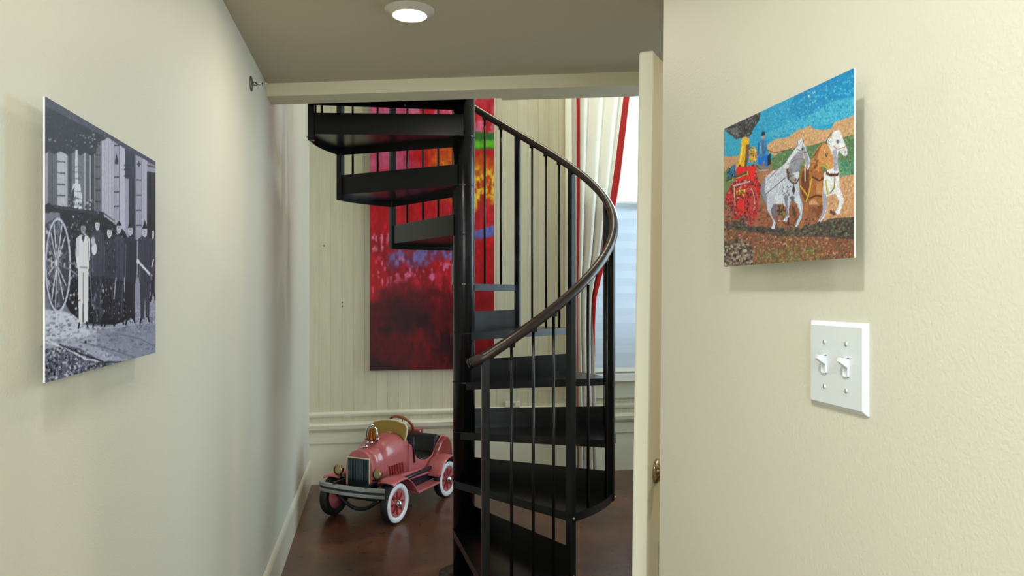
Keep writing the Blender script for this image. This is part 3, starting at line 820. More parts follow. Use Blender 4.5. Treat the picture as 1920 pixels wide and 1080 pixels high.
class Canvas:
    """colours in 0..255 display values; shapes are given in panel sheet coordinates through tf"""
    def __init__(s, w, h, col, tf=lambda x, y: (x, y)):
        s.w, s.h, s.tf = w, h, tf
        s.a = np.zeros((h, w, 3)); s.a[:] = col
    def pts(s, p):
        o = []
        for x, y in p:
            u, v = s.tf(x, y); o.append((u*s.w, (1-v)*s.h))
        return o
    def mask(s, q):
        xs = [p[0] for p in q]; ys = [p[1] for p in q]
        x0, x1 = max(0, int(min(xs))), min(s.w, int(max(xs))+2); y0, y1 = max(0, int(min(ys))), min(s.h, int(max(ys))+2)
        if x1 <= x0 or y1 <= y0: return None
        gx = np.arange(x0, x1)[None, :]+0.5; gy = np.arange(y0, y1)[:, None]+0.5
        m = np.zeros((y1-y0, x1-x0), bool)
        for (ax, ay), (bx_, by) in zip(q, q[1:]+q[:1]):
            if ay == by: continue
            c = ((ay > gy) != (by > gy)) & (gx < (bx_-ax)*(gy-ay)/(by-ay)+ax)
            m ^= c
        return (slice(y0, y1), slice(x0, x1)), m
    def poly(s, p, col, al=1.0, raw=False):
        r_ = s.mask(p if raw else s.pts(p))
        if r_ is None: return s
        sl, m = r_
        s.a[sl][m] = s.a[sl][m]*(1-al) + np.array(col, float)*al
        return s
    def ell(s, cx, cy, rx, ry, col, al=1.0):
        return s.poly([(cx+rx*math.cos(t), cy+ry*math.sin(t)) for t in np.linspace(0, 2*math.pi, 28, endpoint=False)], col, al)
    def line(s, p, wd, col, al=1.0):
        for (ax, ay), (bx_, by) in zip(p, p[1:]):
            l = math.hypot(bx_-ax, by-ay) or 1; nx, ny = -(by-ay)/l*wd/2, (bx_-ax)/l*wd/2
            ex, ey = (bx_-ax)/l*wd*0.3, (by-ay)/l*wd*0.3
            s.poly([(ax-ex+nx, ay-ey+ny), (bx_+ex+nx, by+ey+ny), (bx_+ex-nx, by+ey-ny), (ax-ex-nx, ay-ey-ny)], col, al)
        return s
    def speckle(s, p, cols, n, rx, ry, seed=1):
        g = random.Random(seed); q = p
        xs = [a for a, b in q]; ys = [b for a, b in q]; k = 0; t = 0
        while k < n and t < n*20:
            t += 1
            x = g.uniform(min(xs), max(xs)); y = g.uniform(min(ys), max(ys))
            ins = False
            for (ax, ay), (bx_, by) in zip(q, q[1:]+q[:1]):
                if (ay > y) != (by > y) and x < (bx_-ax)*(y-ay)/(by-ay)+ax: ins = not ins
            if not ins: continue
            k += 1; f = g.uniform(0.5, 1.3)
            s.poly([(x-rx*f, y-ry*f*g.uniform(.3,1)), (x+rx*f*g.uniform(.3,1), y-ry*f), (x+rx*f, y+ry*f*g.uniform(.3,1)), (x-rx*f*g.uniform(.3,1), y+ry*f)], g.choice(cols), g.uniform(0.55, 1))
        return s
def art_mesh(name, cv, nu, nv, pt, m, parent):
    """pt(u, v) -> local point of the sheet; colours stored per vertex"""
    a = np.clip(cv.a, 0, 255)
    yy = np.linspace(0, cv.h-1, nv*2).astype(int); xx = np.linspace(0, cv.w-1, nu*2).astype(int)
    b = a[yy][:, xx].reshape(nv, 2, nu, 2, 3).mean((1, 3))[::-1]/255.0
    lin = np.where(b <= 0.04045, b/12.92, ((b+0.055)/1.055)**2.4)
    vs = [pt(i/(nu-1), j/(nv-1)) for j in range(nv) for i in range(nu)]
    fs = [(j*nu+i, j*nu+i+1, (j+1)*nu+i+1, (j+1)*nu+i) for j in range(nv-1) for i in range(nu-1)]
    me = bpy.data.meshes.new(name); me.from_pydata([tuple(p) for p in vs], [], fs)
    ca = me.color_attributes.new('art', 'FLOAT_COLOR', 'POINT')
    d = np.ones((nu*nv, 4)); d[:, :3] = lin.reshape(-1, 3)
    ca.data.foreach_set('color', d.ravel().astype(np.float32))
    me.materials.append(m)
    o = bpy.data.objects.new(name, me); COL.objects.link(o); o.parent = parent
    return o
# the sheets were drawn from views of the hung panels; undo that foreshortening
def sheet_tf(X, Y0, Y1, z0, z1):
    def tf(px, py):
        ph = math.atan((px-960)/1350); an = ph + TH
        y = X/math.tan(an); zc = math.hypot(X, y)*math.cos(ph)
        z = CAMZ + (548-py)*zc/1350
        return (y-Y0)/(Y1-Y0), (z-z0)/(z1-z0)
    return tf

# --- black and white photograph of men beside a horse-drawn engine
def firemen():
    c = Canvas(720, 560, (128,130,142), sheet_tf(-0.47, 1.147, 1.677, 1.339, 1.753))
    P, L, E, S = c.poly, c.line, c.ell, c.speckle
    G = lambda v, b=8: (v, v+1, v+b)
    # facade
    P([(80,250),(190,250),(190,400),(80,400)], G(132))
    for x0, x1, v in ((85,89,160),(90,97,104),(99,105,108),(107,126,182),(128,133,76),(134,158,124),(158,160,176),(160,167,100),(168,170,168),(170,176,76),(176,179,150)):
        P([(x0,280),(x1,280),(x1,395),(x0,395)], G(v))
    for x0, x1 in ((90,97),(99,105),(160,167)):
        for i in range(24): L([(x0+.5,300+i*4),(x1-.5,300+i*4)], 1.1, G(118), .6)
    for y in (303,324,345,366): L([(107.5,y),(121,y+1)], 2, G(40))
    for x in (98,106,127,134): L([(x,290),(x,395)], 0.8, G(60))
    P([(178,240),(190,246),(190,395),(178,395)], G(112))
    for y in (270,291,313,335,357,378): L([(179,y),(187,y)], 2, G(40))
    P([(190,240),(214,252),(214,420),(190,405)], (186,182,196))
    for x in (196,203,208): L([(x,250),(x,400)], 1.0, (164,160,178), .7)
    P([(213,254),(223,258),(223,430),(213,420)], (172,168,184))
    for x in (213,223): L([(x,255),(x,430)], 0.9, G(70))
    for y in (273,332,360,387): L([(214,y),(222,y)], 2.0, G(40))
    P([(215,302),(218,288),(221,302),(221,308),(215,308)], G(36))
    P([(223,262),(234,266),(234,440),(223,436)], (196,192,206))
    P([(234,266),(251,280),(251,460),(234,455)], (66,66,82))
    P([(234,335),(241,335),(241,450),(234,450)], (168,164,180))
    for y in (310,318,330): L([(233,y),(243,y)], 3, G(34))
    P([(251,284),(266,292),(266,520),(251,510)], (168,164,180))
    for x in (251.5,254,265.5): L([(x,285),(x,510)], 0.9, G(70))
    for y in (337.6,366,394,422,450): L([(255,y),(263.5,y)], 2, G(40))
    P([(256,308),(258,306),(259.5,301),(261,306),(264,308),(261,310.5),(259.5,314),(258,310.5)], G(36))
    P([(266,295),(276,300),(276,520),(266,520)], (188,184,198))
    P([(275,322),(293,324),(293,540),(275,530)], (44,38,46))
    P([(275,306),(293,311),(293,324),(275,320)], (160,158,172))
    L([(275,310),(293,314)], 2, G(50))
    # awning and dark foliage along the top
    P([(80,180),(120,206),(200,248),(203,256),(196,262),(182,268),(179,288),(170,292),(160,286),(150,292),(140,284),(128,292),(112,284),(100,290),(92,284),(84,288),(80,288)], (40,42,54))
    S([(85,200),(190,250),(178,285),(85,285)], [(30,32,42),(52,54,66),(70,72,84)], 160, 2.2, 2.6, 3)
    S([(85,258),(176,266),(176,280),(85,276)], [(120,122,132),(150,152,160)], 16, 2.4, 1.6, 4)
    S([(150,250),(176,252),(178,272),(152,270)], [(160,162,170),(60,60,72)], 26, 2.2, 1.6, 5)
    P([(80,176),(293,296),(293,312),(276,302),(240,284),(205,260),(150,234),(110,212),(80,198)], (84,84,100))
    S([(80,180),(293,298),(293,308),(80,195)], [(74,74,90),(96,96,110)], 120, 2.5, 2, 6)
    # engine boiler and stack
    P([(141,281),(146,281),(148,345),(140,345)], (206,208,216))
    L([(145.5,284),(147,345)], 1.6, G(120))
    P([(137,345),(150,345),(153,372),(152,398),(133,398),(132,365)], (208,210,218))
    P([(133,362),(139,350),(138,396),(131,396)], G(70))
    for y in (312,322,334,358,372,384): L([(134,y),(152,y+1)], 1.6, G(84), .7)
    S([(128,366),(178,376),(178,398),(128,396)], [G(40),G(180),G(90)], 60, 2, 2, 7)
    # dark body of the engine behind the men
    P([(112,396),(190,402),(232,432),(252,470),(252,604),(204,608),(168,606),(150,600),(132,586),(118,560)], (34,35,45))
    S([(114,402),(188,404),(230,440),(250,600),(150,596),(124,560)], [G(20),G(90),G(150),G(70),G(210),G(110)], 620, 1.5, 2.0, 8)
    P([(184,395),(192,398),(206,430),(200,440),(186,430)], G(40)); L([(192,398),(214,414)], 2, G(60))
    # hose roll and suction pipe
    L([(84,391),(100,391),(178,402)], 13, G(40)); L([(102,388),(176,399)], 2.4, G(86)); E(90,390,7,9, G(28)); E(178,402,5,7, G(60))
    # ground
    gr = [(80,578),(112,580),(136,588),(152,602),(172,612),(205,610),(236,602),(252,590),(266,560),(293,530),(293,680),(80,740)]
    P(gr, (166,170,182))
    P([(80,580),(112,582),(136,590),(158,606),(190,615),(160,630),(84,636)], (206,209,218), .8)
    P([(252,520),(293,530),(293,600),(252,606)], (158,156,172))
    L([(275,528),(293,534)], 2, G(90)); L([(272,538),(293,552)], 3, G(70))
    S(gr, [(140,142,156),(186,190,200),(120,122,136),(176,178,190)], 900, 3.2, 1.7, 9)
    S([(230,600),(293,585),(293,620),(236,616)], [(110,112,126),(170,172,186)], 160, 1.4, 1.4, 10)
    P([(180,618),(293,604),(293,668),(230,672),(180,650)], (118,120,138), .38)
    P([(85,654),(118,646),(150,652),(190,676),(230,682),(85,735)], (92,94,106), .75)
    S([(82,650),(120,648),(150,656),(200,684),(140,712),(82,735)], [(40,42,52),(200,202,212),(90,92,104),(150,152,164)], 620, 2.0, 2.0, 12)
    L([(84,640),(120,650),(160,672),(230,682)], 3.0, (206,208,216)); L([(112,645),(150,662),(196,678),(238,678)], 3.2, (52,54,66)); L([(84,634),(106,644)], 2.5, (210,212,220))
    L([(150,640),(200,652),(250,668)], 2, (104,106,122), .7); L([(215,624),(262,634),(291,650)], 2, (110,112,128), .7)
    E(160,640,2.2,2.6, G(40))
    # big spoked wheel
    P([(84,420),(104,408),(126,470),(130,500),(124,560),(108,584),(96,580),(84,540)], (78,80,92), .9)
    S([(86,430),(104,412),(128,500),(110,578),(90,540)], [G(150),G(50),G(190),G(90)], 150, 2.4, 4, 13)
    cx, cy = 106, 494
    for i in range(16):
        t = 2*math.pi*i/16 + 0.12
        L([(cx, cy), (cx+20.5*math.cos(t), cy+84*math.sin(t))], 1.9, G(196 if i % 3 else 120))
    ring = [(108.5+22*math.cos(t), 496.5+86*math.sin(t)) for t in np.linspace(0, 2*math.pi, 44)]
    L(ring, 4.2, (190,193,205)); L([(x*0.94+6.3, y*0.96+19.8) for x, y in ring], 1.0, G(60))
    E(105.5,493,4.6,12, (150,152,164)); E(105,492,2.4,6, (212,214,222))
    L([(128,492),(150,497)], 4, G(130)); L([(128,502),(150,520)], 2.5, G(150)); L([(118,405),(123,398)], 4, G(30))
    # the men
    def man(x, yh, ys, yw, yf, w, top, leg, face=(178,178,188), hat=(30,30,38), hh=9, hat_pt=0):
        top = tuple(q+20 for q in top); leg = tuple(q+14 for q in leg)
        P([(x-w*.62,ys+4),(x-w*.25,ys-2),(x+w*.25,ys-2),(x+w*.62,ys+5),(x+w*.62,yw-20),(x+w*.5,yw),(x-w*.5,yw),(x-w*.66,yw-22)], top)
        P([(x-w*.46,yw-2),(x+w*.46,yw-2),(x+w*.42,yf-6),(x+w*.08,yf-5),(x,yw+26),(x-w*.08,yf-3),(x-w*.40,yf-3)], leg)
        L([(x-w*.34,yf-5),(x-w*.44,yf+5)], 3, G(24)); L([(x+w*.30,yf-7),(x+w*.42,yf+2)], 3, G(24))
        E(x, yh, w*.22, 10, tuple(min(235,q+24) for q in face)); P([(x-w*.27,yh-5),(x+w*.27,yh-5),(x+w*.2,yh-hh),(x,yh-hh-5-hat_pt),(x-w*.2,yh-hh)], hat)
        L([(x,ys+2),(x,yw)], .7, tuple(max(0,q-26) for q in top)); L([(x-w*.45,ys+12),(x-w*.5,yw-8)], 1.2, tuple(min(255,q+40) for q in top)); L([(x+w*.3,yw+4),(x+w*.26,yf-12)], 1.2, tuple(min(255,q+36) for q in leg)); L([(x+w*.5,ys+10),(x+w*.52,yw-14)], 1.0, tuple(max(0,q-34) for q in top))
        L([(x-w*.1,yh-1),(x+w*.1,yh-1)], 1.2, G(90)); L([(x-w*.08,yh+4),(x+w*.08,yh+4)], 1, G(110))
    man(286,438,448,520,560,11, (62,60,72),(50,48,58))
    man(222.5,428,445,528,605,20, (64,65,78),(44,45,56))
    man(244,432,446,530,602,19, (44,45,56),(36,37,46), hat_pt=4)
    man(271,434,444,530,600,20, (58,58,70),(62,62,74), hat_pt=8)
    man(204.5,436,450,524,606,20, (52,53,64),(36,37,46), hh=12)
    S([(197,445),(214,448),(216,600),(198,600)], [G(140),G(20),G(90)], 60, 1.4, 2.4, 15)
    man(182,422,434,520,608,19, (62,63,76),(52,53,64))
    E(176,466,5,12, (214,214,222)); E(174,452,4,8,(190,190,200))
    S([(172,520),(192,520),(190,606),(174,606)], [G(90),G(130),G(30)], 50, 1.2, 4, 16)
    man(155.5,428,442,505,610,21, (204,207,216),(206,209,218), face=(130,130,140), hat=(26,26,34), hh=10)
    P([(148,420),(163,420),(161,412),(150,412)], G(22)); P([(152,441),(159,441),(155.5,455)], G(60)); L([(155.5,510),(155.5,604)], 1.2, G(110)); L([(149,500),(163,501)], 1.5, G(120))
    P([(142,448),(148,444),(147,482),(141,480)], (196,198,208)); L([(164,446),(168,500),(172,574)], 1.6, G(120)); L([(150,562),(146,563)], 2, G(60))
    L([(258,489),(283,517)], 4.0, (214,212,220)); E(258,490,2.4,5,(220,218,226)); L([(281,514),(284,524)], 3, (120,118,128)); L([(287,486),(284,500)], 2, (210,208,216))
    L([(213,560),(217,520)], 2, G(170)); L([(233,520),(233,545)], 2, G(170))
    n = vnoise(c.h, c.w, 5, 2, 21); n2 = rng.normal(0, 1, (c.h, c.w))
    c.a = (c.a-120)*1.28 + 112
    c.a += ((n-0.5)*22)[..., None] + (n2*4)[..., None]
    c.a = np.clip(c.a, 8, 235)*np.array([0.97, 0.985, 1.04])
    return c

# --- mosaic of a horse-drawn steam fire engine
def mosaic():
    c = Canvas(720, 500, (150,110,80), sheet_tf(0.57, 1.112, 0.781, 1.512, 1.742))
    a7 = lambda x, y: (1350+x/5.4, 120+y/5.4)
    a8 = lambda x, y: (1350+x/5.142, 300+y/5.142)
    P7 = lambda p, col, al=1.0: c.poly([a7(*q) for q in p], col, al)
    P8 = lambda p, col, al=1.0: c.poly([a8(*q) for q in p], col, al)
    L7 = lambda p, w_, col, al=1.0: c.line([a7(*q) for q in p], w_/5.4, col, al)
    L8 = lambda p, w_, col, al=1.0: c.line([a8(*q) for q in p], w_/5.142, col, al)
    S8 = lambda p, cols, n, r_, sd: c.speckle([a8(*q) for q in p], cols, n, r_/5.142, r_/5.142, sd)
    S7 = lambda p, cols, n, r_, sd: c.speckle([a7(*q) for q in p], cols, n, r_/5.4, r_/5.4, sd)
    # sky
    P7([(0,700),(0,500),(1400,20),(1400,760),(0,1100)], (34,158,208))
    P7([(800,200),(1400,20),(1400,330),(1180,370),(1000,520),(840,560),(700,480)], (8,138,198))
    P7([(430,720),(700,600),(860,560),(1090,400),(1250,350),(1400,330),(1400,520),(1150,600),(900,640),(560,760)], (74,178,214), .85)
    P7([(40,690),(220,730),(210,900),(40,940)], (52,166,206))
    S7([(300,600),(1380,80),(1380,520),(500,780)], [(90,196,224),(20,140,196),(60,170,214)], 700, 9, 31)
    S7([(820,260),(1000,250),(960,420),(840,400)], [(170,220,232)], 14, 9, 32)
    # hills
    hill = [(470,830),(520,790),(560,762),(640,752),(690,742),(740,706),(800,664),(860,650),(910,622),(940,650),(990,668),(1060,664),(1130,652),(1155,600),(1200,575),(1290,552),(1400,490),(1400,780),(900,900),(600,960),(500,900)]
    P7(hill, (206,164,122))
    S7(hill, [(222,178,134),(190,140,104),(176,150,110)], 420, 8, 33)
    green = [(520,960),(590,905),(680,870),(800,850),(980,810),(1100,770),(1250,740),(1400,700),(1400,1180),(520,1100)]
    P7(green, (92,124,86)); S7(green, [(120,150,100),(66,100,66),(70,130,104),(150,160,110)], 800, 8, 34)
    P8([(1120,0),(1300,0),(1300,150),(1140,180)], (84,140,112)); S8([(1140,0),(1300,0),(1300,150),(1150,170)], [(110,160,130),(60,110,84),(130,160,120)], 150, 8, 35)
    P7([(40,940),(200,925),(190,1090),(40,1090)], (196,152,114)); P8([(40,120),(90,60),(130,280),(40,330)], (110,130,84)) 
    # slopes and ground
    P8([(380,100),(560,90),(560,300),(380,300)], (168,116,84))
    P8([(860,200),(1130,190),(1180,160),(1300,136),(1300,560),(1000,590),(860,560)], (202,156,118))
    S8([(1000,180),(1300,140),(1300,545),(1000,560)], [(222,176,136),(176,126,96),(188,140,100)], 380, 8, 36)
    P8([(360,430),(1000,430),(1000,680),(360,680)], (150,92,66))
    S8([(370,440),(1000,440),(1000,680),(370,680)], [(176,104,74),(110,70,56),(70,62,56),(160,120,90)], 420, 9, 37)
    gnd = [(30,560),(130,590),(330,640),(540,680),(800,690),(1000,640),(1300,540),(1300,1010),(30,1060)]
    P8(gnd, (126,84,66))
    S8(gnd, [(180,112,80),(112,78,62),(66,54,52),(206,156,120),(150,112,58),(92,98,64),(150,70,56)], 2400, 8.5, 38)
    P8([(40,590),(160,580),(350,640),(560,650),(700,660),(980,600),(1060,560),(1300,545),(1300,760),(1000,740),(560,730),(330,690),(60,660)], (66,62,62), .8)
    S8([(60,590),(330,640),(560,650),(1000,590),(1300,550),(1300,740),(560,720),(60,650)], [(50,50,54),(96,90,84),(120,110,86),(40,44,46),(110,124,86)], 560, 9, 39)
    S8([(360,860),(980,820),(980,990),(360,1010)], [(84,110,70),(140,130,70),(110,90,60),(150,150,100)], 420, 8.5, 40)
    P8([(40,800),(200,760),(330,860),(320,1040),(40,1060)], (96,82,74), .8)
    S8([(40,780),(210,760),(330,860),(320,1040),(40,1050)], [(190,178,164),(50,44,44),(150,134,120),(90,76,66)], 330, 13, 41)
    # smoke
    sm = [(40,640),(400,478),(412,520),(396,580),(350,640),(310,720),(290,752),(240,748),(214,752),(160,762),(130,730),(70,690)]
    P7(sm, (58,58,64)); S7(sm, [(96,98,106),(40,40,46),(120,122,130),(30,30,34)], 260, 9, 42)
    P7([(80,660),(180,640),(190,720),(130,720)], (120,122,132), .6)
    # engine: stack, dome, boiler, wheels
    P7([(212,800),(230,745),(262,738),(296,756),(302,800),(286,820),(222,822)], (226,184,52))
    P7([(218,815),(300,815),(280,900),(262,1040),(176,1040),(190,990)], (222,176,40)); P7([(268,820),(302,812),(290,960),(270,1040),(250,1040)], (120,78,50)); L7([(232,830),(206,1000)], 16, (246,214,90))
    P7([(300,880),(330,840),(352,836),(368,880),(380,940),(360,990),(300,1000)], (208,160,60)); S7([(300,850),(370,850),(370,990),(300,990)], [(120,80,30),(240,200,100)], 60, 8, 43)
    P8([(70,130),(110,60),(150,40),(160,170),(110,220),(70,190)], (44,110,150)); S8([(70,80),(150,60),(150,200),(80,200)], [(30,60,90),(20,20,30),(80,150,180)], 40, 9, 44)
    red = [(160,90),(190,55),(250,70),(330,40),(356,90),(362,180),(392,230),(384,330),(368,440),(332,570),(300,600),(240,560),(140,570),(120,470),(62,420),(56,330),(110,240),(150,200)]
    P8(red, (196,44,44))
    S8(red, [(222,40,40),(150,30,36),(230,60,56),(50,36,40),(180,160,160),(96,28,32),(30,30,36),(150,30,36)], 560, 9, 45)
    P8([(170,70),(240,60),(250,180),(170,210)], (224,36,40)); P8([(270,60),(340,60),(330,200),(260,190)], (226,40,36)); P8([(170,390),(240,400),(240,540),(170,540)], (224,40,40))
    L8([(70,200),(270,120)], 26, (70,76,60)); L8([(70,212),(270,132)], 6, (190,180,80)); L8([(128,170),(126,200)], 9, (226,190,60)); L8([(268,110),(272,150)], 9, (226,190,60))
    L8([(130,250),(290,206)], 12, (190,180,180)); L8([(140,260),(150,480)], 8, (206,196,180)); P8([(160,290),(250,280),(250,310),(160,320)], (206,170,70)); S8([(160,285),(260,280),(250,350),(170,360)], [(230,200,90),(90,40,30)], 40, 8, 46)
    ring = [(300+66*math.cos(t), 440+190*math.sin(t)) for t in np.linspace(0, 2*math.pi, 30)]
    L8(ring, 13, (206,60,64)); 
    for i in range(10):
        t = 2*math.pi*i/10; L8([(300,440),(300+60*math.cos(t),440+176*math.sin(t))], 8, (190,70,72))
    L8([(x*0.9+30, y*0.9+44) for x, y in ring], 3.5, (90,40,46)); L8([(300,270),(326,320),(336,420)], 6, (216,200,200))
    ring = [(92+44*math.cos(t), 450+150*math.sin(t)) for t in np.linspace(0, 2*math.pi, 26)]
    L8(ring, 10, (176,60,62)); S8([(50,380),(340,560),(330,620),(60,560)], [(60,56,60),(140,120,120),(200,60,60),(40,40,44)], 140, 9, 47)
    # driver
    P7([(386,1000),(388,930),(470,905),(494,960),(490,1040),(460,1046),(452,980),(436,985),(434,1046),(420,1046)], (16,108,206))
    P7([(390,800),(406,772),(440,764),(470,780),(482,850),(470,925),(392,950),(376,930)], (62,126,184)); L7([(436,780),(440,900)], 7, (20,40,70)); L7([(396,800),(384,920)], 7, (24,60,110)); L7([(410,800),(416,910)], 9, (120,174,214)); L7([(470,850),(450,900)], 12, (40,100,170))
    c.ell(*a7(440,738), 18/5.4, 26/5.4, (176,140,120)); P7([(420,730),(424,692),(440,680),(458,690),(460,722)], (24,44,74))
    P7([(484,930),(512,900),(520,1010),(484,1030)], (30,36,52)); P8([(340,40),(470,60),(470,84),(350,80)], (120,120,124)); L8([(350,50),(400,100)], 7, (40,40,46)); L8([(380,100),(470,96)], 10, (180,184,190))
    L7([(480,872),(560,900),(640,882),(740,850),(790,860)], 5, (36,30,30)); L7([(640,1010),(720,930),(760,870)], 4, (40,36,36))
    # far white horse
    w1, sh, dk = (226,228,236), (138,140,164), (70,72,90)
    P8([(1000,130),(1080,60),(1150,110),(1150,250),(1186,350),(1196,390),(1150,520),(1100,530),(1150,400),(1110,320),(1030,350),(1036,430),(1010,540),(960,612),(940,600),(990,500),(992,330)], w1)
    P8([(990,280),(1030,350),(1036,430),(1000,540),(950,600),(990,480)], sh, .7); P8([(1100,330),(1140,390),(1130,470),(1150,400)], sh, .8); P8([(1060,480),(1110,500),(1130,520),(1090,530),(1060,510)], (92,70,60)); P8([(940,600),(970,580),(960,620),(930,630)], (60,56,62))
    P7([(1076,760),(1130,740),(1142,690),(1170,680),(1198,660),(1222,690),(1248,760),(1270,820),(1292,870),(1290,920),(1262,934),(1232,912),(1200,870),(1190,960),(1200,1080),(1100,1080),(1090,900)], w1)
    P7([(1136,700),(1140,676),(1150,700)], sh); c.ell(*a7(1192,786), 15/5.4, 20/5.4, (96,98,120)); P7([(1140,880),(1180,860),(1195,960),(1190,1080),(1150,1080)], sh, .7)
    L7([(1144,830),(1190,862),(1260,846),(1276,820)], 6, (120,74,56)); L7([(1130,700),(1080,770),(1090,850)], 6, dk); c.ell(*a7(1266,892), 8/5.4, 14/5.4, (130,120,140)); L7([(1248,760),(1292,870),(1288,925)], 4, dk, .6); L7([(1082,770),(1120,790)], 5, dk); L7([(1078,800),(1112,820)], 5, dk)
    P8([(1020,100),(1060,130),(1130,130),(1150,110),(1140,150),(1070,160),(1020,140)], (84,44,32)); L8([(1110,140),(1100,270),(1060,320)], 9, (70,60,40)); L8([(1020,200),(1040,330)], 16, (190,180,70)); L8([(1100,230),(1090,270)], 12, (214,196,70))
    # brown horse
    b1, b2, b3 = (164,104,60), (112,64,38), (204,144,88)
    P8([(780,90),(860,20),(980,0),(1000,140),(990,260),(980,340),(990,420),(960,440),(910,370),(860,400),(850,500),(820,580),(790,660),(764,650),(800,560),(814,420),(780,330)], b1)
    P8([(790,110),(860,90),(860,330),(820,390),(784,320)], b2); P8([(930,210),(985,190),(980,330),(930,330)], b3, .7); P8([(970,420),(990,440),(946,530),(900,470),(900,440),(946,480)], (124,76,44)); L8([(980,430),(945,530),(905,460)], 9, b2)
    P7([(930,960),(980,860),(1030,810),(1050,790),(1066,812),(1088,812),(1110,850),(1140,920),(1150,1000),(1140,1056),(1110,1064),(1060,1010),(1010,1020),(1000,1090),(920,1090)], b3)
    P7([(930,960),(980,870),(1010,860),(980,960),(990,1090),(910,1090)], b1); c.ell(*a7(1078,918), 14/5.4, 20/5.4, (70,40,30)); L7([(1000,960),(1060,1010),(1140,1000)], 7, (220,170,90)); L7([(1010,1030),(1100,1020),(1150,1020)], 9, (210,180,80)); L7([(940,950),(990,870),(1030,820)], 9, b2); L7([(1050,870),(1110,960)], 6, (226,190,150)); S7([(930,960),(1010,960),(1000,1090),(920,1090)], [b2, b3], 40, 9, 51)
    L8([(776,250),(850,350),(890,160)], 14, (206,170,60)); L8([(850,340),(830,400)], 10, (206,170,60)); L8([(890,160),(960,200),(1000,170)], 14, (70,36,26)); L8([(860,370),(930,340),(980,350)], 14, (80,44,30)); L8([(1000,50),(1050,100),(1030,30)], 10, (200,170,90)); L8([(820,80),(822,200)], 9, (200,190,180))
    # near dapple horse
    body = [(640,20),(560,90),(500,110),(440,170),(404,230),(396,300),(414,370),(450,430),(460,490),(500,560),(512,600),(500,650),(528,656),(540,600),(500,540),(492,480),(516,420),(560,424),(610,420),(640,460),(640,540),(610,580),(560,585),(566,575),(640,590),(666,560),(664,470),(690,370),(720,400),(760,440),(772,520),(740,590),(722,640),(744,646),(790,560),(800,460),(796,410),(770,330),(762,220),(766,120),(740,60),(760,0),(680,-60)]
    P8(body, (190,198,216))
    P8([(440,170),(404,230),(396,300),(414,370),(452,430),(456,360),(430,300),(440,230)], (126,130,150), .9); P8([(516,420),(492,480),(540,590),(556,500),(548,430)], (110,112,136), .85); P8([(610,340),(640,460),(640,540),(660,540),(650,420),(660,340)], (116,120,144), .9); P8([(670,360),(700,340),(740,380),(700,400)], (90,94,116)); P8([(520,340),(620,330),(600,420),(540,420)], (206,216,232)); P8([(640,10),(760,20),(770,110),(730,200),(680,200),(640,120)], (130,130,148), .9)
    P8([(690,130),(760,110),(760,180),(720,200)], (206,212,226)); P8([(710,370),(760,360),(790,420),(770,520),(750,440)], (200,214,232))
    S8([(600,250),(680,250),(670,340),(600,340)], [(90,94,110)], 26, 7, 52); S8([(430,130),(600,90),(640,300),(450,320)], [(214,220,232),(172,180,200),(206,212,226)], 170, 7, 53)
    S8([(550,440),(620,440),(620,540),(560,540)], [(60,56,40),(150,140,60),(40,40,40)], 60, 8, 54)
    P7([(640,1050),(690,960),(730,900),(780,830),(778,760),(800,780),(832,742),(844,790),(870,850),(900,920),(918,980),(912,1040),(890,1070),(862,1040),(850,970),(820,1000),(780,1080)], (206,212,224))
    P7([(690,1060),(720,970),(790,890),(840,900),(852,970),(810,1060),(780,1085)], (140,140,156), .9); P7([(830,800),(860,850),(890,930),(910,1000),(880,1060),(860,980),(846,900)], (150,148,162), .85); P7([(760,860),(790,830),(700,1000),(690,990)], (220,226,236))
    c.ell(*a7(836,862), 10/5.4, 15/5.4, (60,60,74)); L7([(780,860),(850,900),(880,890)], 7, (84,70,60)); L7([(690,1010),(790,960),(860,960)], 5, (110,90,60)); L7([(850,960),(860,1010)], 12, (130,140,70)); L7([(784,770),(790,830)], 5, dk); L7([(836,750),(846,800)], 5, dk); L7([(870,850),(916,970),(908,1050)], 5, (90,90,110), .8); L7([(690,950),(780,830)], 7, dk, .7)
    P8([(640,90),(660,80),(670,190),(720,220),(750,190),(764,150),(770,180),(740,230),(700,230),(650,180)], (92,62,44)); S8([(640,90),(760,180),(720,230),(650,180)], [(160,140,100),(60,40,30)], 40, 7, 55); P8([(694,290),(712,240),(728,290),(712,334)], (50,44,46)); L8([(712,210),(712,250)], 5, (60,40,40)); L8([(440,330),(630,170)], 5.5, (46,40,50)); L8([(460,190),(560,90)], 5, dk, .7)
    L8(body[5:13], 4, dk, .7); L8(body[28:38], 4, dk, .6); P8([(496,640),(530,630),(530,660),(500,664)], (214,214,220)); P8([(690,430),(720,460),(740,540),(720,560),(700,500)], (90,60,44)); L8([(660,560),(662,620)], 14, (60,44,40))
    # tesserae
    n2 = rng.normal(0, 1, (c.h//3+1, c.w//3+1)).repeat(3, 0).repeat(3, 1)[:c.h, :c.w]
    n3 = rng.normal(0, 1, (c.h//3+1, c.w//3+1, 3)).repeat(3, 0).repeat(3, 1)[:c.h, :c.w]
    c.a = c.a*(1 + 0.07*n2[..., None]) + n3*6
    return c

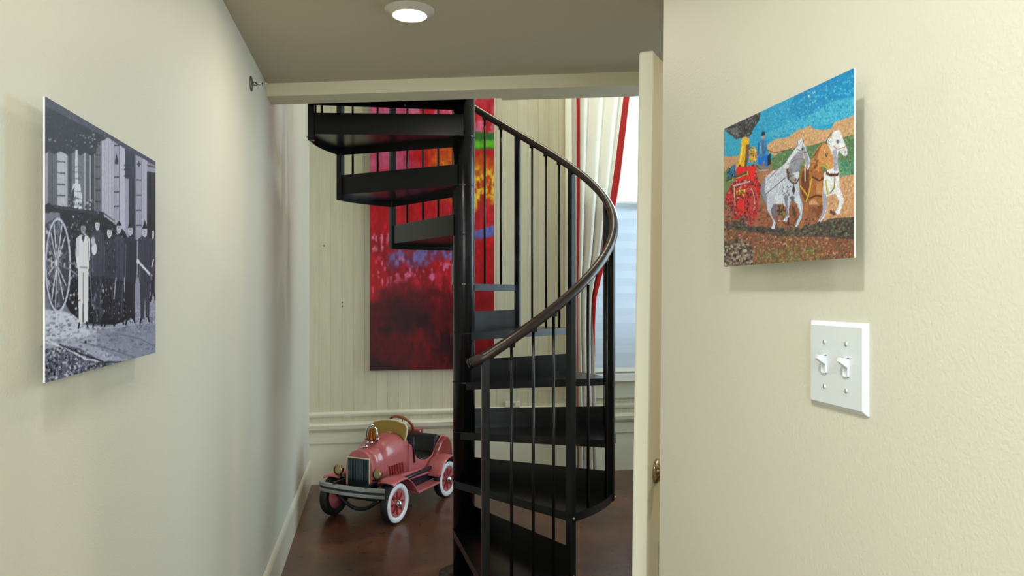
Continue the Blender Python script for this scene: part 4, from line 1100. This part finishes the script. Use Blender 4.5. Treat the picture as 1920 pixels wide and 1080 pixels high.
# --- tall red abstract canvas
def abstract():
    # sheet x from left to right 0..236, y from the foot upward measured in the same units
    W_, H_ = 300, 720
    c = Canvas(W_, H_, (140,20,28))
    H = 600.0
    yy, xx = np.mgrid[0:H_, 0:W_]
    Y = 190 + (yy/H_ - (1 - 505.0/H))*H      # sheet row: 190 just under the header, 695 at the foot
    X = 692 + xx/W_*236
    n1 = vnoise(H_, W_, 60, 5, 61); n2 = vnoise(H_, W_, 26, 5, 62); n3 = vnoise(H_, W_, (14, 7), 4, 63); n4 = vnoise(H_, W_, (40, 20), 5, 64)
    Yw = Y + (n1-0.5)*70 + (n2-0.5)*30
    def sm(a, b, v): 
        t = np.clip((v-a)/(b-a), 0, 1); return t*t*(3-2*t)
    def mix(col, w_):
        w_ = np.clip(w_, 0, 1)[..., None]; c.a = c.a*(1-w_) + np.array(col, float)*w_
    c.a[:] = (198, 22, 30)
    mix((222,120,160), sm(262, 225, Yw)*(0.35+0.65*sm(0.4, 0.6, n2)))
    mix((206,34,46), sm(0.52, 0.66, n4)*sm(330, 240, Yw))
    mix((214,104,150), sm(790, 730, X + (n2-.5)*60)*sm(345, 300, Yw)*0.8)
    mix((214,80,26), sm(765, 830, X + (n1-.5)*60)*sm(262, 285, Yw)*sm(345, 310, Yw))
    mix((226,150,34), sm(800, 880, X + (n2-.5)*90)*sm(285, 315, Yw)*sm(398, 372, Yw)*(0.35+0.65*sm(0.42,0.6,n3)))
    mix((244,196,60), sm(860, 900, X + (n2-.5)*60)*sm(300, 330, Yw)*sm(392, 365, Yw)*sm(0.5, 0.6, n3))
    mix((56,120,44), sm(845, 885, X + (n1-.5)*40)*sm(236, 243, Y + (n2-.5)*16)*sm(276, 268, Y + (n2-.5)*16))
    mix((112,196,44), sm(870, 900, X)*sm(252, 257, Y+(n2-.5)*12)*sm(272, 264, Y+(n2-.5)*12))
    mix((206,40,52), sm(380, 395, Yw)*sm(430, 410, Yw)*0.8)
    mix((206,24,34), sm(385, 400, Y)*sm(0.45, 0.6, n4))
    mix((150,22,34), sm(420, 470, Y)*sm(0.5, 0.62, n1)*0.8)
    bl = Y - (470 - 0.18*(X-760)) + (n2-.5)*26
    mix((126,110,178), sm(24, 8, np.abs(bl-12))*sm(716, 735, X)*sm(862, 840, X)*(0.4+0.6*sm(0.35, 0.55, n3)))
    mix((104,108,186), sm(13, 8, np.abs(Y - (436 - 0.35*(X-900))))*sm(872, 886, X))
    mix((226,110,150), sm(480, 500, Yw)*sm(556, 525, Yw)*sm(0.54, 0.64, n3)*sm(0.35,0.5,n2))
    mix((214,34,60), sm(500, 520, Yw)*sm(566, 540, Yw)*sm(0.45, 0.6, n4)*sm(735,770,X))
    mix((226,120,150), sm(430, 440, Y)*sm(476, 462, Y)*sm(745, 715, X)*sm(0.52, 0.6, n3))
    mix((92,12,20), sm(535, 575, Yw)*sm(905, 880, X))
    mix((46,10,18), sm(560, 620, Yw)*sm(0.44, 0.6, n1)*sm(890, 860, X)*0.85)
    mix((126,14,18), sm(580, 640, Y)*sm(0.5, 0.62, n4)*sm(740, 790, X)*0.8)
    mix((150,8,16), sm(878, 890, X)*sm(440, 470, Y)*0.8)
    mix((200,16,24), sm(878, 890, X)*sm(436, 450, Y)*sm(560, 520, Y)*0.8)
    mix((80,8,14), sm(880, 890, X)*sm(620, 680, Y)*0.6)
    c.a *= (0.74 + 0.36*n3)[..., None]
    c.a *= (0.9 + 0.2*vnoise(H_, W_, (9, 4), 3, 66))[..., None]
    return c

def hung_panel(name, X, face, Y0, Y1, z0, z1, cv, label, cat, nu, nv, wall_x, rough):
    """thin print floated off a corridor wall; face = +1 looks to +X"""
    e = empty(name, (wall_x, (Y0+Y1)/2, z0), label, cat)
    ya, yb = Y0-(Y0+Y1)/2, Y1-(Y0+Y1)/2
    xf = X - wall_x
    art_mesh('print', cv, nu, nv, lambda u, v: (xf + face*0.0004, ya + (yb-ya)*u, v*(z1-z0)), art_mat(name + '_ink', rough), e)
    lo, hi = sorted((xf - face*0.0022, xf)); a_, b_ = sorted((ya, yb))
    MB().box(lo, hi, a_, b_, 0, z1-z0).build('backing_board', M['panel_edge'], e)
    lo, hi = sorted((0.0, xf - face*0.0024))
    MB().box(lo, hi, a_+0.06, b_-0.06, 0.05, z1-z0-0.05).build('float_mount', M['mount'], e)
    return e
hung_panel('photograph', -0.47, 1, 1.147, 1.677, 1.339, 1.753, firemen(), 'black and white photo of uniformed men beside a spoked wheel, on the left wall', 'photograph', 330, 258, XL, 0.42)
hung_panel('mosaic_picture', 0.57, -1, 1.112, 0.781, 1.512, 1.742, mosaic(), 'colourful mosaic picture of three horses pulling a red engine, on the right wall', 'picture', 330, 230, XR, 0.42)
PX0, PX1, PZ0 = -0.046, 0.922, 0.866
PH = 0.968/236*600
pe = empty('abstract_painting', ((PX0+PX1)/2, YB-0.004, PZ0), 'tall red abstract canvas on the board wall behind the staircase', 'painting')
hw = (PX1-PX0)/2
art_mesh('painted_canvas', abstract(), 180, 420, lambda u, v: (-hw + 2*hw*u, -0.0405, PH*v), art_mat('oil_paint', 0.45), pe)
MB().box(-hw, hw, -0.040, 0, 0, PH).build('stretcher', M['canvas'], pe)

# ------------------------------------------------------------------ light
wd = bpy.data.worlds.new('sky'); SC.world = wd; wd.use_nodes = True
bg = wd.node_tree.nodes['Background']; bg.inputs['Color'].default_value = (0.80, 0.91, 1.0, 1); bg.inputs['Strength'].default_value = 3.0
def area(name, loc, rot, sx, sy, power, col, spread=180, shape='RECTANGLE'):
    l = bpy.data.lights.new(name, 'AREA'); l.shape = shape; l.size = sx; l.size_y = sy
    l.energy = power; l.color = col; l.spread = R(spread)
    o = bpy.data.objects.new(name, l); COL.objects.link(o); o.location = loc; o.rotation_euler = rot
    return o
DAY = (0.67, 0.85, 1.0); WARM = (1.0, 0.90, 0.76); NEUT = (0.955, 0.97, 0.95)
# daylight outside the board wall window, and fill outside the added east one
area('daylight_back', ((WX0+WX1)/2, YB+0.5, 2.6), (R(-90), 0, 0), 1.4, 3.0, 190, DAY)
area('east_fill', (4.5, (EY0+EY1)/2, 2.4), (0, R(90), 0), 3.0, 2.0, 70, DAY)
def lamp(name, x, y, z, w, col=WARM):
    return area(name, (x, y, z), (0, 0, 0), 0.11, 0.11, w, col, shape='DISK')
lamp('corridor_lamp', LX, LY, CH-0.03, 6.0)
# a warm light of the upper floor over the stairwell
lamp('upper_lamp', 1.3, 4.6, 4.4, 18, (1.0, 0.85, 0.62))
# lamps and daylight of the rooms around the camera, plus a door fill
lamp('room_lamp', -0.1, 0.25, CH-0.03, 12, NEUT); lamp('room_lamp', 0.0, -1.0, CH-0.03, 26, NEUT)
lamp('door_fill', 2.2, 1.85, CH-0.03, 12)  # added fill light to brighten the face of the open door
area('daylight_rear', (0.5, -4.6, 1.5), (R(90), 0, 0), 3.2, 1.5, 110, (0.84, 0.95, 1.0))

SC.view_settings.view_transform = 'Standard'
SC.view_settings.look = 'None'
SC.view_settings.gamma = 1.0
SC.view_settings.use_curve_mapping = False
SC.view_settings.exposure = 0.2
SC.cycles.use_denoising = True
SC.cycles.max_bounces = 10
SC.cycles.sample_clamp_indirect = 4.0
SC.cycles.diffuse_bounces = 6
SC.cycles.transparent_max_bounces = 12
